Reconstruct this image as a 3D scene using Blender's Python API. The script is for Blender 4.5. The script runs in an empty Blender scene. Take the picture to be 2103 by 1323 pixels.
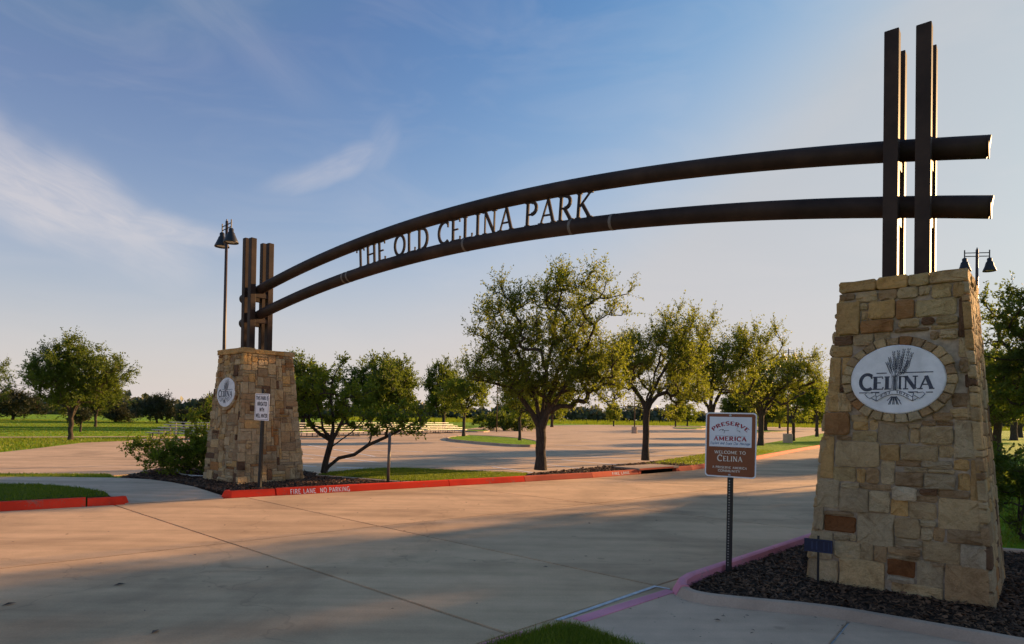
import bpy, bmesh, math, random
import numpy as np
from mathutils import Vector, Matrix

random.seed(7)
RAD = math.radians
SC = bpy.context.scene
COL = SC.collection

# ------------------------------------------------------------------ camera
cam_d = bpy.data.cameras.new('camera')
cam = bpy.data.objects.new('camera', cam_d)
COL.objects.link(cam)
SC.camera = cam
cam_d.sensor_width = 36.0
cam_d.lens = 36.0 * 1296.3 / 2103.0
cam_d.shift_y = 0.0866
cam_d.clip_start = 0.05
cam_d.clip_end = 6000.0
CAM_H, PITCH, ROLL = 1.574, 0.0115, 0.0157
fw = Vector((0, math.cos(PITCH), math.sin(PITCH)))
up0 = Vector((0, -math.sin(PITCH), math.cos(PITCH)))
rt0 = Vector((1, 0, 0))
rt = rt0 * math.cos(ROLL) + up0 * math.sin(ROLL)
up = up0 * math.cos(ROLL) - rt0 * math.sin(ROLL)
cam.matrix_world = Matrix(((rt.x, up.x, -fw.x, 0), (rt.y, up.y, -fw.y, 0), (rt.z, up.z, -fw.z, CAM_H), (0, 0, 0, 1)))

# ------------------------------------------------------------------ sun and sky
SUN_AZ, SUN_EL = RAD(54.0), RAD(13.0)
SUN_DIR = Vector((math.sin(SUN_AZ) * math.cos(SUN_EL), math.cos(SUN_AZ) * math.cos(SUN_EL), math.sin(SUN_EL)))
sun_d = bpy.data.lights.new('sun', 'SUN')
sun_d.energy = 2.5
sun_d.angle = RAD(0.9)
sun_d.color = (1.0, 0.60, 0.27)
sun = bpy.data.objects.new('sun', sun_d)
sun.rotation_euler = SUN_DIR.to_track_quat('Z', 'Y').to_euler()
sun.location = (30, 20, 30)
COL.objects.link(sun)

world = bpy.data.worlds.new('World')
SC.world = world
world.use_nodes = True
wt = world.node_tree
for n in list(wt.nodes):
    wt.nodes.remove(n)


class NT:
    """tiny node-graph helper"""
    def __init__(self, tree):
        self.t = tree

    def n(self, typ, **kw):
        nd = self.t.nodes.new(typ)
        for k, v in kw.items():
            if k.startswith('i_'):
                key = k[2:]
                key = int(key) if key.isdigit() else key.replace('_', ' ')
                sock = nd.inputs[key]
                if hasattr(v, 'is_output'):
                    self.t.links.new(v, sock)
                else:
                    sock.default_value = v
            else:
                setattr(nd, k, v)
        return nd

    def math(self, op, a, b=0.0, clamp=False):
        nd = self.n('ShaderNodeMath', operation=op, use_clamp=clamp)
        for i, v in enumerate((a, b)):
            if hasattr(v, 'is_output'):
                self.t.links.new(v, nd.inputs[i])
            else:
                nd.inputs[i].default_value = v
        return nd.outputs[0]

    def mix(self, fac, a, b, blend='MIX'):
        nd = self.n('ShaderNodeMix', data_type='RGBA', blend_type=blend)
        for sock, v in ((nd.inputs[0], fac), (nd.inputs[6], a), (nd.inputs[7], b)):
            if hasattr(v, 'is_output'):
                self.t.links.new(v, sock)
            else:
                if isinstance(v, (tuple, list)) and len(v) == 3:
                    v = (*v, 1.0)
                sock.default_value = v
        return nd.outputs[2]

    def ramp(self, fac, stops):
        nd = self.n('ShaderNodeValToRGB')
        self.t.links.new(fac, nd.inputs[0])
        el = nd.color_ramp.elements
        while len(el) < len(stops):
            el.new(0.5)
        for e, (p, c) in zip(el, stops):
            e.position = p
            e.color = (*c, 1.0) if len(c) == 3 else c
        return nd.outputs[0]

    def noise(self, vec, scale, detail=4.0, rough=0.55, dist=0.0):
        nd = self.n('ShaderNodeTexNoise')
        nd.inputs['Scale'].default_value = scale
        nd.inputs['Detail'].default_value = detail
        nd.inputs['Roughness'].default_value = rough
        nd.inputs['Distortion'].default_value = dist
        if vec is not None:
            self.t.links.new(vec, nd.inputs['Vector'])
        return nd.outputs[0]


W = NT(wt)
SKY_TINT, WASH_COL, HAZE_COL, CLOUD_COL = (0.085, 0.268, 0.365), (1.05, 1.12, 1.19), (1.64, 1.38, 1.26), (1.74, 1.56, 1.48)
sky = W.n('ShaderNodeTexSky', sky_type='NISHITA', sun_disc=False, sun_elevation=SUN_EL, sun_rotation=SUN_AZ,
          altitude=200.0, air_density=1.0, dust_density=1.6, ozone_density=2.5)
geo = W.n('ShaderNodeTexCoord')
sep = W.n('ShaderNodeSeparateXYZ')
wt.links.new(geo.outputs['Generated'], sep.inputs[0])
az = W.math('ARCTAN2', sep.outputs[0], sep.outputs[1])
el = W.math('ARCSINE', sep.outputs[2])
comb = W.n('ShaderNodeCombineXYZ')
wt.links.new(az, comb.inputs[0])
wt.links.new(el, comb.inputs[1])
AE = comb.outputs[0]


def cloud_patch(caz, cel, raz, rel, rot, nscale, amount):
    """soft wispy cloud around one compass direction (radians)"""
    mp = W.n('ShaderNodeMapping', vector_type='POINT')
    wt.links.new(AE, mp.inputs['Vector'])
    c, s = math.cos(-rot), math.sin(-rot)
    mp.inputs['Location'].default_value = (-(c * caz - s * cel), -(s * caz + c * cel), 0)
    mp.inputs['Rotation'].default_value = (0, 0, -rot)
    dn = W.n('ShaderNodeTexNoise')
    wt.links.new(mp.outputs[0], dn.inputs['Vector'])
    dn.inputs['Scale'].default_value = nscale
    dn.inputs['Detail'].default_value = 3.0
    sub = W.n('ShaderNodeVectorMath', operation='SUBTRACT')
    wt.links.new(dn.outputs['Color'], sub.inputs[0])
    sub.inputs[1].default_value = (0.5, 0.5, 0.5)
    scl = W.n('ShaderNodeVectorMath', operation='SCALE')
    wt.links.new(sub.outputs[0], scl.inputs[0])
    scl.inputs['Scale'].default_value = rel * 1.7
    add = W.n('ShaderNodeVectorMath', operation='ADD')
    wt.links.new(mp.outputs[0], add.inputs[0])
    wt.links.new(scl.outputs[0], add.inputs[1])
    sc = W.n('ShaderNodeVectorMath', operation='MULTIPLY')
    wt.links.new(add.outputs[0], sc.inputs[0])
    sc.inputs[1].default_value = (1 / raz, 1 / rel, 0)
    ln = W.n('ShaderNodeVectorMath', operation='LENGTH')
    wt.links.new(sc.outputs[0], ln.inputs[0])
    mr = W.n('ShaderNodeMapRange', interpolation_type='SMOOTHERSTEP')
    wt.links.new(ln.outputs['Value'], mr.inputs['Value'])
    mr.inputs['From Min'].default_value = 1.15
    mr.inputs['From Max'].default_value = 0.15
    mr.inputs['To Max'].default_value = amount
    st = W.n('ShaderNodeMapping')
    wt.links.new(mp.outputs[0], st.inputs['Vector'])
    st.inputs['Scale'].default_value = (4.0, 18.0, 1)
    nz = W.noise(st.outputs[0], 3.0, 5.0, 0.65, 0.9)
    k = W.math('ADD', W.math('MULTIPLY', nz, 1.35), 0.2, clamp=True)
    return W.math('MULTIPLY', mr.outputs[0], k)


cl = cloud_patch(-0.66, 0.275, 0.27, 0.080, -0.36, 6.0, 0.52)
for args in ((-0.56, 0.245, 0.20, 0.035, -0.03, 8.0, 0.45), (-0.285, 0.36, 0.13, 0.028, 0.40, 7.0, 0.26), (-0.215, 0.395, 0.06, 0.035, 0.9, 8.0, 0.13),
             (-0.50, 0.55, 0.30, 0.05, -0.50, 6.0, 0.10)):
    cl = W.math('MAXIMUM', cl, cloud_patch(*args))
plane_v = W.n('ShaderNodeMapping')
wt.links.new(AE, plane_v.inputs['Vector'])
plane_v.inputs['Scale'].default_value = (2.2, 7.0, 1)
plane_v.inputs['Rotation'].default_value = (0, 0, 0.25)
veil = W.noise(plane_v.outputs[0], 1.6, 4.0, 0.6, 0.8)
veil = W.math('MULTIPLY', W.math('SUBTRACT', veil, 0.45, clamp=True), 0.32, clamp=True)
cl = W.math('MAXIMUM', cl, veil)
blue = W.mix(1.0, W.mix(1.0, sky.outputs[0], SKY_TINT, 'MULTIPLY'), (0.13, 0.375, 0.77), 'LIGHTEN')
lum = W.n('ShaderNodeRGBToBW')
wt.links.new(sky.outputs[0], lum.inputs[0])
# thin haze: the brighter the clear sky would be (towards the sun), the more it washes out; the low sky is pale all round
wash = W.n('ShaderNodeMapRange', interpolation_type='SMOOTHSTEP')
wt.links.new(lum.outputs[0], wash.inputs['Value'])
wash.inputs['From Min'].default_value = 1.4
wash.inputs['From Max'].default_value = 4.2
wash.inputs['To Max'].default_value = 0.9
sk = W.mix(wash.outputs[0], blue, WASH_COL)
low = W.math('POWER', 2.718, W.math('MULTIPLY', W.math('MAXIMUM', el, 0.0), -4.5))
low = W.math('MULTIPLY', low, 0.95)
skyc = W.mix(low, sk, HAZE_COL)
final = W.mix(cl, skyc, CLOUD_COL)
bg = W.n('ShaderNodeBackground')
wt.links.new(final, bg.inputs['Color'])
bg.inputs['Strength'].default_value = 0.12
wo = W.n('ShaderNodeOutputWorld')
wt.links.new(bg.outputs[0], wo.inputs[0])

SC.view_settings.view_transform = 'Standard'
SC.view_settings.look = 'None'
SC.view_settings.exposure = 2.03
SC.view_settings.gamma = 1.0
SC.view_settings.use_curve_mapping = False
SC.cycles.max_bounces = 6
SC.cycles.diffuse_bounces = 4
SC.cycles.glossy_bounces = 2
SC.cycles.transmission_bounces = 3
SC.cycles.use_adaptive_sampling = True
SC.cycles.adaptive_threshold = 0.02
SC.cycles.transparent_max_bounces = 4
SC.cycles.use_denoising = True

# ------------------------------------------------------------------ materials
MATS = {}


def mat(name, rough=0.8, spec=0.3, metallic=0.0):
    m = bpy.data.materials.new(name)
    m.use_nodes = True
    t = m.node_tree
    b = t.nodes['Principled BSDF']
    b.inputs['Roughness'].default_value = rough
    b.inputs['Metallic'].default_value = metallic
    b.inputs['Specular IOR Level'].default_value = spec
    MATS[name] = m
    return m, NT(t), b


def coords(N, obj=True):
    return N.n('ShaderNodeTexCoord').outputs['Object'] if obj else N.n('ShaderNodeNewGeometry').outputs['Position']


def bump(N, b, h, strength=0.3, dist=0.01):
    bp = N.n('ShaderNodeBump')
    bp.inputs['Strength'].default_value = strength
    bp.inputs['Distance'].default_value = dist
    N.t.links.new(h, bp.inputs['Height'])
    N.t.links.new(bp.outputs[0], b.inputs['Normal'])


def plain(name, c, rough=0.6, spec=0.3, var=0.25, scale=12.0, metallic=0.0, bmp=0.0):
    m, N, b = mat(name, rough, spec, metallic)
    nz = N.noise(coords(N), scale, 5.0, 0.6)
    lo = tuple(v * (1 - var) for v in c)
    hi = tuple(min(1, v * (1 + var)) for v in c)
    N.t.links.new(N.ramp(nz, [(0.3, lo), (0.7, hi)]), b.inputs['Base Color'])
    if bmp:
        bump(N, b, N.noise(coords(N), scale * 4, 4.0), bmp, 0.01)
    return m


def concrete(name, c, stain=0.35, fine=60.0, spots=True):
    m, N, b = mat(name, 0.85, 0.25)
    P = coords(N, False)
    oi = N.n('ShaderNodeObjectInfo').outputs['Random']
    big = N.noise(P, 0.35, 6.0, 0.62, 0.6)
    mid = N.noise(P, 2.6, 6.0, 0.65)
    fin = N.noise(P, fine, 3.0, 0.7)
    col = N.ramp(big, [(0.3, tuple(v * (1 - stain) for v in c)), (0.5, c), (0.72, tuple(v * 1.10 for v in c))])
    col = N.mix(0.55, col, N.ramp(mid, [(0.3, (0.75, 0.74, 0.73)), (0.62, (1.0, 1.0, 1.0))]), 'MULTIPLY')
    col = N.mix(0.5, col, N.ramp(fin, [(0.25, (0.70, 0.70, 0.70)), (0.7, (1.10, 1.09, 1.07))]), 'MULTIPLY')
    # tyre and drip stains along the wheel paths
    mp = N.n('ShaderNodeMapping')
    N.t.links.new(P, mp.inputs['Vector'])
    mp.inputs['Rotation'].default_value = (0, 0, RAD(-37))
    mp.inputs['Scale'].default_value = (0.10, 1.2, 1)
    st = N.noise(mp.outputs[0], 1.4, 5.0, 0.6)
    col = N.mix(0.6, col, N.ramp(st, [(0.36, (0.62, 0.60, 0.58)), (0.58, (1, 1, 1))]), 'MULTIPLY')
    if spots:
        wv = N.n('ShaderNodeVectorMath', operation='MULTIPLY_ADD')
        nc = N.n('ShaderNodeTexNoise')
        nc.inputs['Scale'].default_value = 1.1
        nc.inputs['Detail'].default_value = 4.0
        N.t.links.new(P, nc.inputs['Vector'])
        N.t.links.new(nc.outputs['Color'], wv.inputs[0])
        wv.inputs[1].default_value = (1.6, 1.6, 0)
        N.t.links.new(P, wv.inputs[2])
        ve = N.n('ShaderNodeTexVoronoi', feature='DISTANCE_TO_EDGE')
        ve.inputs['Scale'].default_value = 0.22
        N.t.links.new(wv.outputs[0], ve.inputs['Vector'])
        ck = N.ramp(ve.outputs['Distance'], [(0.0, (0.45, 0.43, 0.41)), (0.004, (1, 1, 1))])
        col = N.mix(0.3, col, ck, 'MULTIPLY')
        vo = N.n('ShaderNodeTexVoronoi')
        vo.inputs['Scale'].default_value = 1.3
        N.t.links.new(P, vo.inputs['Vector'])
        sp = N.ramp(vo.outputs['Distance'], [(0.03, (0.55, 0.53, 0.5)), (0.07, (1, 1, 1))])
        col = N.mix(0.5, col, sp, 'MULTIPLY')
    col = N.mix(1.0, col, N.ramp(oi, [(0.0, (0.86, 0.86, 0.87)), (1.0, (1.07, 1.06, 1.04))]), 'MULTIPLY')
    N.t.links.new(col, b.inputs['Base Color'])
    hh = N.math('ADD', fin, N.math('MULTIPLY', mid, 0.6))
    bump(N, b, hh, 0.35, 0.006)
    return m


concrete('road_concrete', (0.71, 0.475, 0.285))
concrete('walk_concrete', (0.73, 0.50, 0.345), 0.25, 90.0)
concrete('lot_concrete', (0.67, 0.475, 0.31), 0.30, 40.0)
concrete('kerb_concrete', (0.62, 0.455, 0.335), 0.3, 80.0, False)
plain('joint_filler', (0.022, 0.019, 0.017), 0.9, 0.1, 0.4, 30)
plain('sealant', (0.55, 0.57, 0.58), 0.6, 0.3, 0.25, 9)


def paint(name, c, wear=(0.30, 0.27, 0.24), amount=0.5):
    m, N, b = mat(name, 0.8, 0.12)
    P = coords(N, False)
    nz = N.noise(P, 3.0, 8.0, 0.7)
    fin = N.noise(P, 35.0, 4.0, 0.7)
    w = N.math('ADD', N.math('MULTIPLY', nz, 0.7), N.math('MULTIPLY', fin, 0.45))
    f = N.ramp(w, [(amount + 0.06, (0, 0, 0)), (amount + 0.16, (1, 1, 1))])
    col = N.ramp(N.noise(P, 1.1, 5.0), [(0.3, tuple(v * 0.75 for v in c)), (0.7, tuple(min(1, v * 1.15) for v in c))])
    fb = N.n('ShaderNodeRGBToBW')
    N.t.links.new(f, fb.inputs[0])
    N.t.links.new(N.mix(fb.outputs[0], col, wear), b.inputs['Base Color'])
    bump(N, b, fin, 0.2, 0.004)
    return m


paint('red_paint', (0.90, 0.055, 0.022), (0.42, 0.17, 0.11), 0.58)
paint('coral_paint', (0.66, 0.135, 0.065), (0.46, 0.25, 0.16), 0.64)
paint('pink_paint', (0.76, 0.30, 0.37), (0.42, 0.32, 0.30), 0.60)
paint('white_paint', (0.74, 0.72, 0.68), (0.40, 0.34, 0.30), 0.60)
paint('line_paint', (0.86, 0.85, 0.84), (0.62, 0.50, 0.40), 0.60)
paint('stencil_paint', (0.92, 0.90, 0.85), (0.80, 0.45, 0.38), 0.68)


def grass_mat(name, dark, light, dry, scale=1.0):
    m, N, b = mat(name, 0.85, 0.15)
    P = coords(N, False)
    a = N.noise(P, 0.09 * scale, 5.0, 0.6)
    f = N.noise(P, 5.0 * scale, 6.0, 0.7)
    ff = N.noise(P, 45.0, 3.0, 0.7)
    col = N.ramp(a, [(0.32, dark), (0.52, light), (0.75, dry)])
    col = N.mix(0.75, col, N.ramp(f, [(0.28, (0.55, 0.60, 0.5)), (0.7, (1.2, 1.15, 1.0))]), 'MULTIPLY')
    col = N.mix(0.6, col, N.ramp(ff, [(0.3, (0.4, 0.45, 0.4)), (0.7, (1.3, 1.3, 1.2))]), 'MULTIPLY')
    N.t.links.new(col, b.inputs['Base Color'])
    bump(N, b, N.math('ADD', f, ff), 0.8, 0.05)
    return m


grass_mat('field_grass', (0.15, 0.30, 0.004), (0.21, 0.37, 0.004), (0.28, 0.39, 0.010))
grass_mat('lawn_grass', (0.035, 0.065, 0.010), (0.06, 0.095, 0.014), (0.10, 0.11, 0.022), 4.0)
plain('mulch_soil', (0.030, 0.019, 0.013), 0.95, 0.1, 0.5, 20, bmp=0.6)


def leafy(name, c1, c2, c3, trans=0.4, tcol=(0.22, 0.24, 0.03), rough=0.5):
    m, N, b = mat(name, rough, 0.35)
    g = N.n('ShaderNodeNewGeometry')
    col = N.ramp(g.outputs['Random Per Island'], [(0.0, c1), (0.55, c2), (1.0, c3)])
    big = N.noise(coords(N), 0.9, 3.0)
    col = N.mix(0.7, col, N.ramp(big, [(0.3, (0.65, 0.72, 0.75)), (0.7, (1.25, 1.15, 0.9))]), 'MULTIPLY')
    N.t.links.new(col, b.inputs['Base Color'])
    tr = N.n('ShaderNodeBsdfTranslucent')
    N.t.links.new(N.mix(0.6, tcol, col, 'MIX'), tr.inputs['Color'])
    mx = N.n('ShaderNodeMixShader')
    mx.inputs[0].default_value = trans
    N.t.links.new(b.outputs[0], mx.inputs[1])
    N.t.links.new(tr.outputs[0], mx.inputs[2])
    N.t.links.new(mx.outputs[0], N.t.nodes['Material Output'].inputs['Surface'])
    return m


leafy('oak_leaves', (0.075, 0.102, 0.014), (0.135, 0.170, 0.018), (0.220, 0.245, 0.025), 0.54, (0.48, 0.54, 0.03))
leafy('bright_leaves', (0.072, 0.114, 0.012), (0.128, 0.180, 0.017), (0.200, 0.250, 0.024), 0.54, (0.44, 0.52, 0.03))
leafy('dark_leaves', (0.046, 0.076, 0.011), (0.080, 0.122, 0.015), (0.132, 0.175, 0.02), 0.47, (0.32, 0.41, 0.03))
leafy('cedar_leaves', (0.022, 0.034, 0.018), (0.036, 0.050, 0.022), (0.075, 0.070, 0.028), 0.25, (0.12, 0.12, 0.03))
leafy('grass_blades', (0.090, 0.140, 0.008), (0.140, 0.195, 0.012), (0.26, 0.27, 0.04), 0.48, (0.38, 0.48, 0.02))
leafy('mulch_chips', (0.030, 0.014, 0.007), (0.080, 0.038, 0.019), (0.22, 0.11, 0.06), 0.0, (0, 0, 0), 0.75)
leafy('litter', (0.030, 0.018, 0.010), (0.060, 0.036, 0.018), (0.10, 0.06, 0.03), 0.1, (0.1, 0.05, 0.02))
leafy('hazed_leaves', (0.085, 0.105, 0.070), (0.11, 0.13, 0.085), (0.14, 0.155, 0.095), 0.25, (0.2, 0.2, 0.1))  # distance haze put into the leaf colour, paler and greyer

m, N, b = mat('bark', 0.9, 0.2)
P = coords(N)
mp = N.n('ShaderNodeMapping')
N.t.links.new(P, mp.inputs['Vector'])
mp.inputs['Scale'].default_value = (9, 9, 1.6)
nz = N.noise(mp.outputs[0], 3.0, 7.0, 0.7, 0.4)
N.t.links.new(N.ramp(nz, [(0.3, (0.030, 0.022, 0.016)), (0.55, (0.075, 0.058, 0.045)), (0.75, (0.13, 0.105, 0.085))]), b.inputs['Base Color'])
bump(N, b, nz, 0.9, 0.03)

STONE = {'t': (0.285, 0.208, 0.115), 'o': (0.295, 0.188, 0.080), 'b': (0.215, 0.145, 0.080), 'r': (0.215, 0.110, 0.045), 'y': (0.285, 0.212, 0.108),
         'd': (0.100, 0.058, 0.034), 'D': (0.115, 0.048, 0.018), 'g': (0.270, 0.210, 0.130), 'w': (0.295, 0.245, 0.175), 's': (0.230, 0.190, 0.140)}
for k, c in STONE.items():
    c = tuple(min(0.68, v * q) for v, q in zip(c, (2.2, 2.12, 2.05)))
    m, N, b = mat('stone_' + {'t': 'tan', 'o': 'ochre', 'b': 'brown', 'r': 'rust', 'y': 'yellow', 'd': 'dark', 'D': 'umber', 'g': 'grey', 'w': 'pale', 's': 'slate'}[k], 0.9, 0.2)
    MATS['S' + k] = m
    P = coords(N, False)
    big = N.noise(P, 3.2, 6.0, 0.65, 0.8)
    mid = N.noise(P, 16.0, 6.0, 0.7)
    fin = N.noise(P, 110.0, 3.0, 0.7)
    oi = N.n('ShaderNodeObjectInfo').outputs['Random']
    hue = (c[0] * 0.62, c[1] * 0.55, c[2] * 0.48)
    col = N.ramp(big, [(0.30, hue), (0.47, c), (0.62, tuple(v * 1.08 for v in c)), (0.8, tuple(v * 1.16 for v in c))])
    col = N.mix(0.7, col, N.ramp(mid, [(0.28, (0.68, 0.65, 0.60)), (0.55, (1, 1, 1)), (0.8, (1.15, 1.12, 1.08))]), 'MULTIPLY')
    col = N.mix(0.5, col, N.ramp(fin, [(0.3, (0.7, 0.7, 0.7)), (0.7, (1.1, 1.1, 1.1))]), 'MULTIPLY')
    col = N.mix(1.0, col, N.ramp(oi, [(0.0, (0.80, 0.78, 0.78)), (0.5, (1.0, 1.0, 1.0)), (1.0, (1.18, 1.12, 1.02))]), 'MULTIPLY')
    N.t.links.new(col, b.inputs['Base Color'])
    hh = N.math('ADD', N.math('MULTIPLY', big, 1.2), N.math('ADD', mid, N.math('MULTIPLY', fin, 0.3)))
    bump(N, b, hh, 1.0, 0.045)
plain('mortar', (0.42, 0.33, 0.24), 0.95, 0.15, 0.3, 18, bmp=0.5)
plain('plaque_white', (0.80, 0.78, 0.78), 0.6, 0.25, 0.14, 7)
plain('plaque_ink', (0.07, 0.075, 0.10), 0.6, 0.25, 0.5, 26)
m, N, b = mat('brown_steel', 0.6, 0.2)
P = coords(N, False)
N.t.links.new(N.ramp(N.noise(P, 2.0, 6.0, 0.65), [(0.28, (0.020, 0.012, 0.010)), (0.5, (0.040, 0.024, 0.019)), (0.75, (0.070, 0.042, 0.031))]), b.inputs['Base Color'])
bump(N, b, N.noise(P, 60.0, 3.0), 0.08, 0.004)
plain('weld_grey', (0.16, 0.14, 0.13), 0.6, 0.3, 0.3, 20)
plain('black_iron', (0.012, 0.012, 0.014), 0.45, 0.5, 0.3, 20)
plain('pole_bronze', (0.055, 0.035, 0.025), 0.45, 0.5, 0.25, 10)
plain('sign_brown', (0.25, 0.075, 0.028), 0.45, 0.4, 0.06, 4)
plain('sign_white', (0.86, 0.86, 0.88), 0.45, 0.35, 0.05, 6)
plain('sign_panel', (0.80, 0.81, 0.86), 0.45, 0.35, 0.06, 4)
plain('sign_red', (0.36, 0.020, 0.045), 0.5, 0.3, 0.1, 9)
plain('sign_blue', (0.04, 0.13, 0.30), 0.5, 0.3, 0.1, 9)
plain('sign_cream', (0.80, 0.72, 0.62), 0.5, 0.3, 0.08, 9)
plain('sign_black', (0.012, 0.012, 0.02), 0.5, 0.3, 0.2, 9)
plain('sign_aluminium', (0.42, 0.42, 0.43), 0.35, 0.5, 0.12, 9, metallic=0.6)
plain('galvanised', (0.12, 0.105, 0.09), 0.45, 0.4, 0.2, 9, metallic=0.3)
plain('address_blue', (0.010, 0.016, 0.05), 0.4, 0.4, 0.2, 15)
plain('address_light', (0.025, 0.04, 0.10), 0.4, 0.4, 0.2, 15)
plain('bench_metal', (0.52, 0.51, 0.48), 0.4, 0.5, 0.12, 3, metallic=0.25)
plain('hose_white', (0.55, 0.54, 0.52), 0.5, 0.4, 0.1, 9)
plain('inlet_shade', (0.008, 0.007, 0.007), 0.95, 0.05, 0.3, 9)  # shade of the inlet opening as a colour
plain('lamp_lens', (0.5, 0.47, 0.42), 0.3, 0.5, 0.1, 9)


# ------------------------------------------------------------------ object helpers
def link(o, parent=None):
    COL.objects.link(o)
    if parent is not None:
        o.parent = parent
    return o


def tag(o, label=None, cat=None, group=None, kind=None):
    if label:
        o['label'] = label
    if cat:
        o['category'] = cat
    if group:
        o['group'] = group
    if kind:
        o['kind'] = kind
    return o


def empty(name, loc=(0, 0, 0), rz=0.0):
    o = bpy.data.objects.new(name, None)
    o.location = loc
    o.rotation_euler = (0, 0, rz)
    o.empty_display_size = 0.3
    return link(o)


class MB:
    """collects simple solids, builds ONE mesh object"""
    def __init__(self):
        self.v, self.f = [], []

    def add(self, vs, fs):
        k = len(self.v)
        self.v += [tuple(p) for p in vs]
        self.f += [tuple(i + k for i in f) for f in fs]
        return self

    def box(self, x0, x1, y0, y1, z0, z1, M=None):
        vs = [Vector(p) for p in ((x0, y0, z0), (x1, y0, z0), (x1, y1, z0), (x0, y1, z0), (x0, y0, z1), (x1, y0, z1), (x1, y1, z1), (x0, y1, z1))]
        if M is not None:
            vs = [M @ p for p in vs]
        return self.add(vs, [(0, 3, 2, 1), (4, 5, 6, 7), (0, 1, 5, 4), (1, 2, 6, 5), (2, 3, 7, 6), (3, 0, 4, 7)])

    def tube(self, pts, rads, n=8, caps=True):
        pts = [Vector(p) for p in pts]
        if not isinstance(rads, (list, tuple)):
            rads = [rads] * len(pts)
        rings = []
        prev = None
        for i, p in enumerate(pts):
            d = (pts[min(i + 1, len(pts) - 1)] - pts[max(i - 1, 0)]).normalized()
            if prev is None:
                a = d.orthogonal().normalized()
            else:
                a = prev - d * prev.dot(d)
                a = a.normalized() if a.length > 1e-6 else d.orthogonal().normalized()
            prev = a
            bb = d.cross(a)
            rings.append([p + (a * math.cos(2 * math.pi * j / n) + bb * math.sin(2 * math.pi * j / n)) * rads[i] for j in range(n)])
        vs = [q for r in rings for q in r]
        fs = []
        for i in range(len(pts) - 1):
            for j in range(n):
                fs.append((i * n + j, i * n + (j + 1) % n, (i + 1) * n + (j + 1) % n, (i + 1) * n + j))
        if caps:
            fs.append(tuple(range(n))[::-1])
            fs.append(tuple((len(pts) - 1) * n + j for j in range(n)))
        return self.add(vs, fs)

    def lathe(self, prof, n=16, c=(0, 0, 0)):
        vs, fs = [], []
        for r, z in prof:
            for j in range(n):
                t = 2 * math.pi * j / n
                vs.append((c[0] + r * math.cos(t), c[1] + r * math.sin(t), c[2] + z))
        for i in range(len(prof) - 1):
            for j in range(n):
                fs.append((i * n + j, i * n + (j + 1) % n, (i + 1) * n + (j + 1) % n, (i + 1) * n + j))
        return self.add(vs, fs)

    def build(self, name, m, parent=None, smooth=False, bevel=0.0):
        me = bpy.data.meshes.new(name)
        me.from_pydata(self.v, [], self.f)
        me.materials.append(MATS[m])
        if smooth:
            me.polygons.foreach_set('use_smooth', [True] * len(me.polygons))
        if bevel:
            bm = bmesh.new()
            bm.from_mesh(me)
            bmesh.ops.bevel(bm, geom=list(bm.edges), offset=bevel, segments=2, affect='EDGES', profile=0.6)
            bm.to_mesh(me)
            bm.free()
        me.update()
        return link(bpy.data.objects.new(name, me), parent)


def np_mesh(name, verts, faces, m, parent=None, smooth=False):
    """faces: (n,k) int array"""
    me = bpy.data.meshes.new(name)
    n, k = faces.shape
    me.vertices.add(len(verts))
    me.vertices.foreach_set('co', np.asarray(verts, dtype=np.float32).ravel())
    me.loops.add(n * k)
    me.loops.foreach_set('vertex_index', faces.astype(np.int32).ravel())
    me.polygons.add(n)
    me.polygons.foreach_set('loop_start', np.arange(0, n * k, k, dtype=np.int32))
    me.polygons.foreach_set('loop_total', np.full(n, k, dtype=np.int32))
    if smooth:
        me.polygons.foreach_set('use_smooth', np.ones(n, dtype=bool))
    me.materials.append(MATS[m])
    me.update(calc_edges=True)
    return link(bpy.data.objects.new(name, me), parent)


def slab(name, poly, z, m, thick=0.1, parent=None, bevel=0.0, zs=None):
    """flat polygon with thickness"""
    bm = bmesh.new()
    vs = [bm.verts.new((p[0], p[1], (zs[i] if zs else z))) for i, p in enumerate(poly)]
    f = bm.faces.new(vs)
    bm.normal_update()
    if f.normal.z < 0:
        f.normal_flip()
    r = bmesh.ops.extrude_face_region(bm, geom=[f])
    low = [e for e in r['geom'] if isinstance(e, bmesh.types.BMVert)]
    for v in low:
        v.co.z -= thick
    bmesh.ops.recalc_face_normals(bm, faces=bm.faces)
    top_edges = [e for e in bm.edges if all(v not in low for v in e.verts)]
    if bevel:
        bmesh.ops.bevel(bm, geom=top_edges, offset=bevel, segments=2, affect='EDGES')
    bmesh.ops.triangulate(bm, faces=[f for f in bm.faces if len(f.verts) > 4])
    bmesh.ops.recalc_face_normals(bm, faces=bm.faces)
    me = bpy.data.meshes.new(name)
    bm.to_mesh(me)
    bm.free()
    me.materials.append(MATS[m])
    return link(bpy.data.objects.new(name, me), parent)


def resample(path, step):
    out = [Vector((*path[0], 0))]
    for a, b_ in zip(path[:-1], path[1:]):
        a, b_ = Vector((*a, 0)), Vector((*b_, 0))
        n = max(1, int(round((b_ - a).length / step)))
        for i in range(1, n + 1):
            out.append(a.lerp(b_, i / n))
    return out


def smooth_path(path, it=2):
    p = [Vector((*q, 0)) for q in path]
    for _ in range(it):
        q = [p[0]]
        for a, b_ in zip(p[:-1], p[1:]):
            q += [a.lerp(b_, 0.25), a.lerp(b_, 0.75)]
        p = q + [p[-1]]
    return [(v.x, v.y) for v in p]


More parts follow.
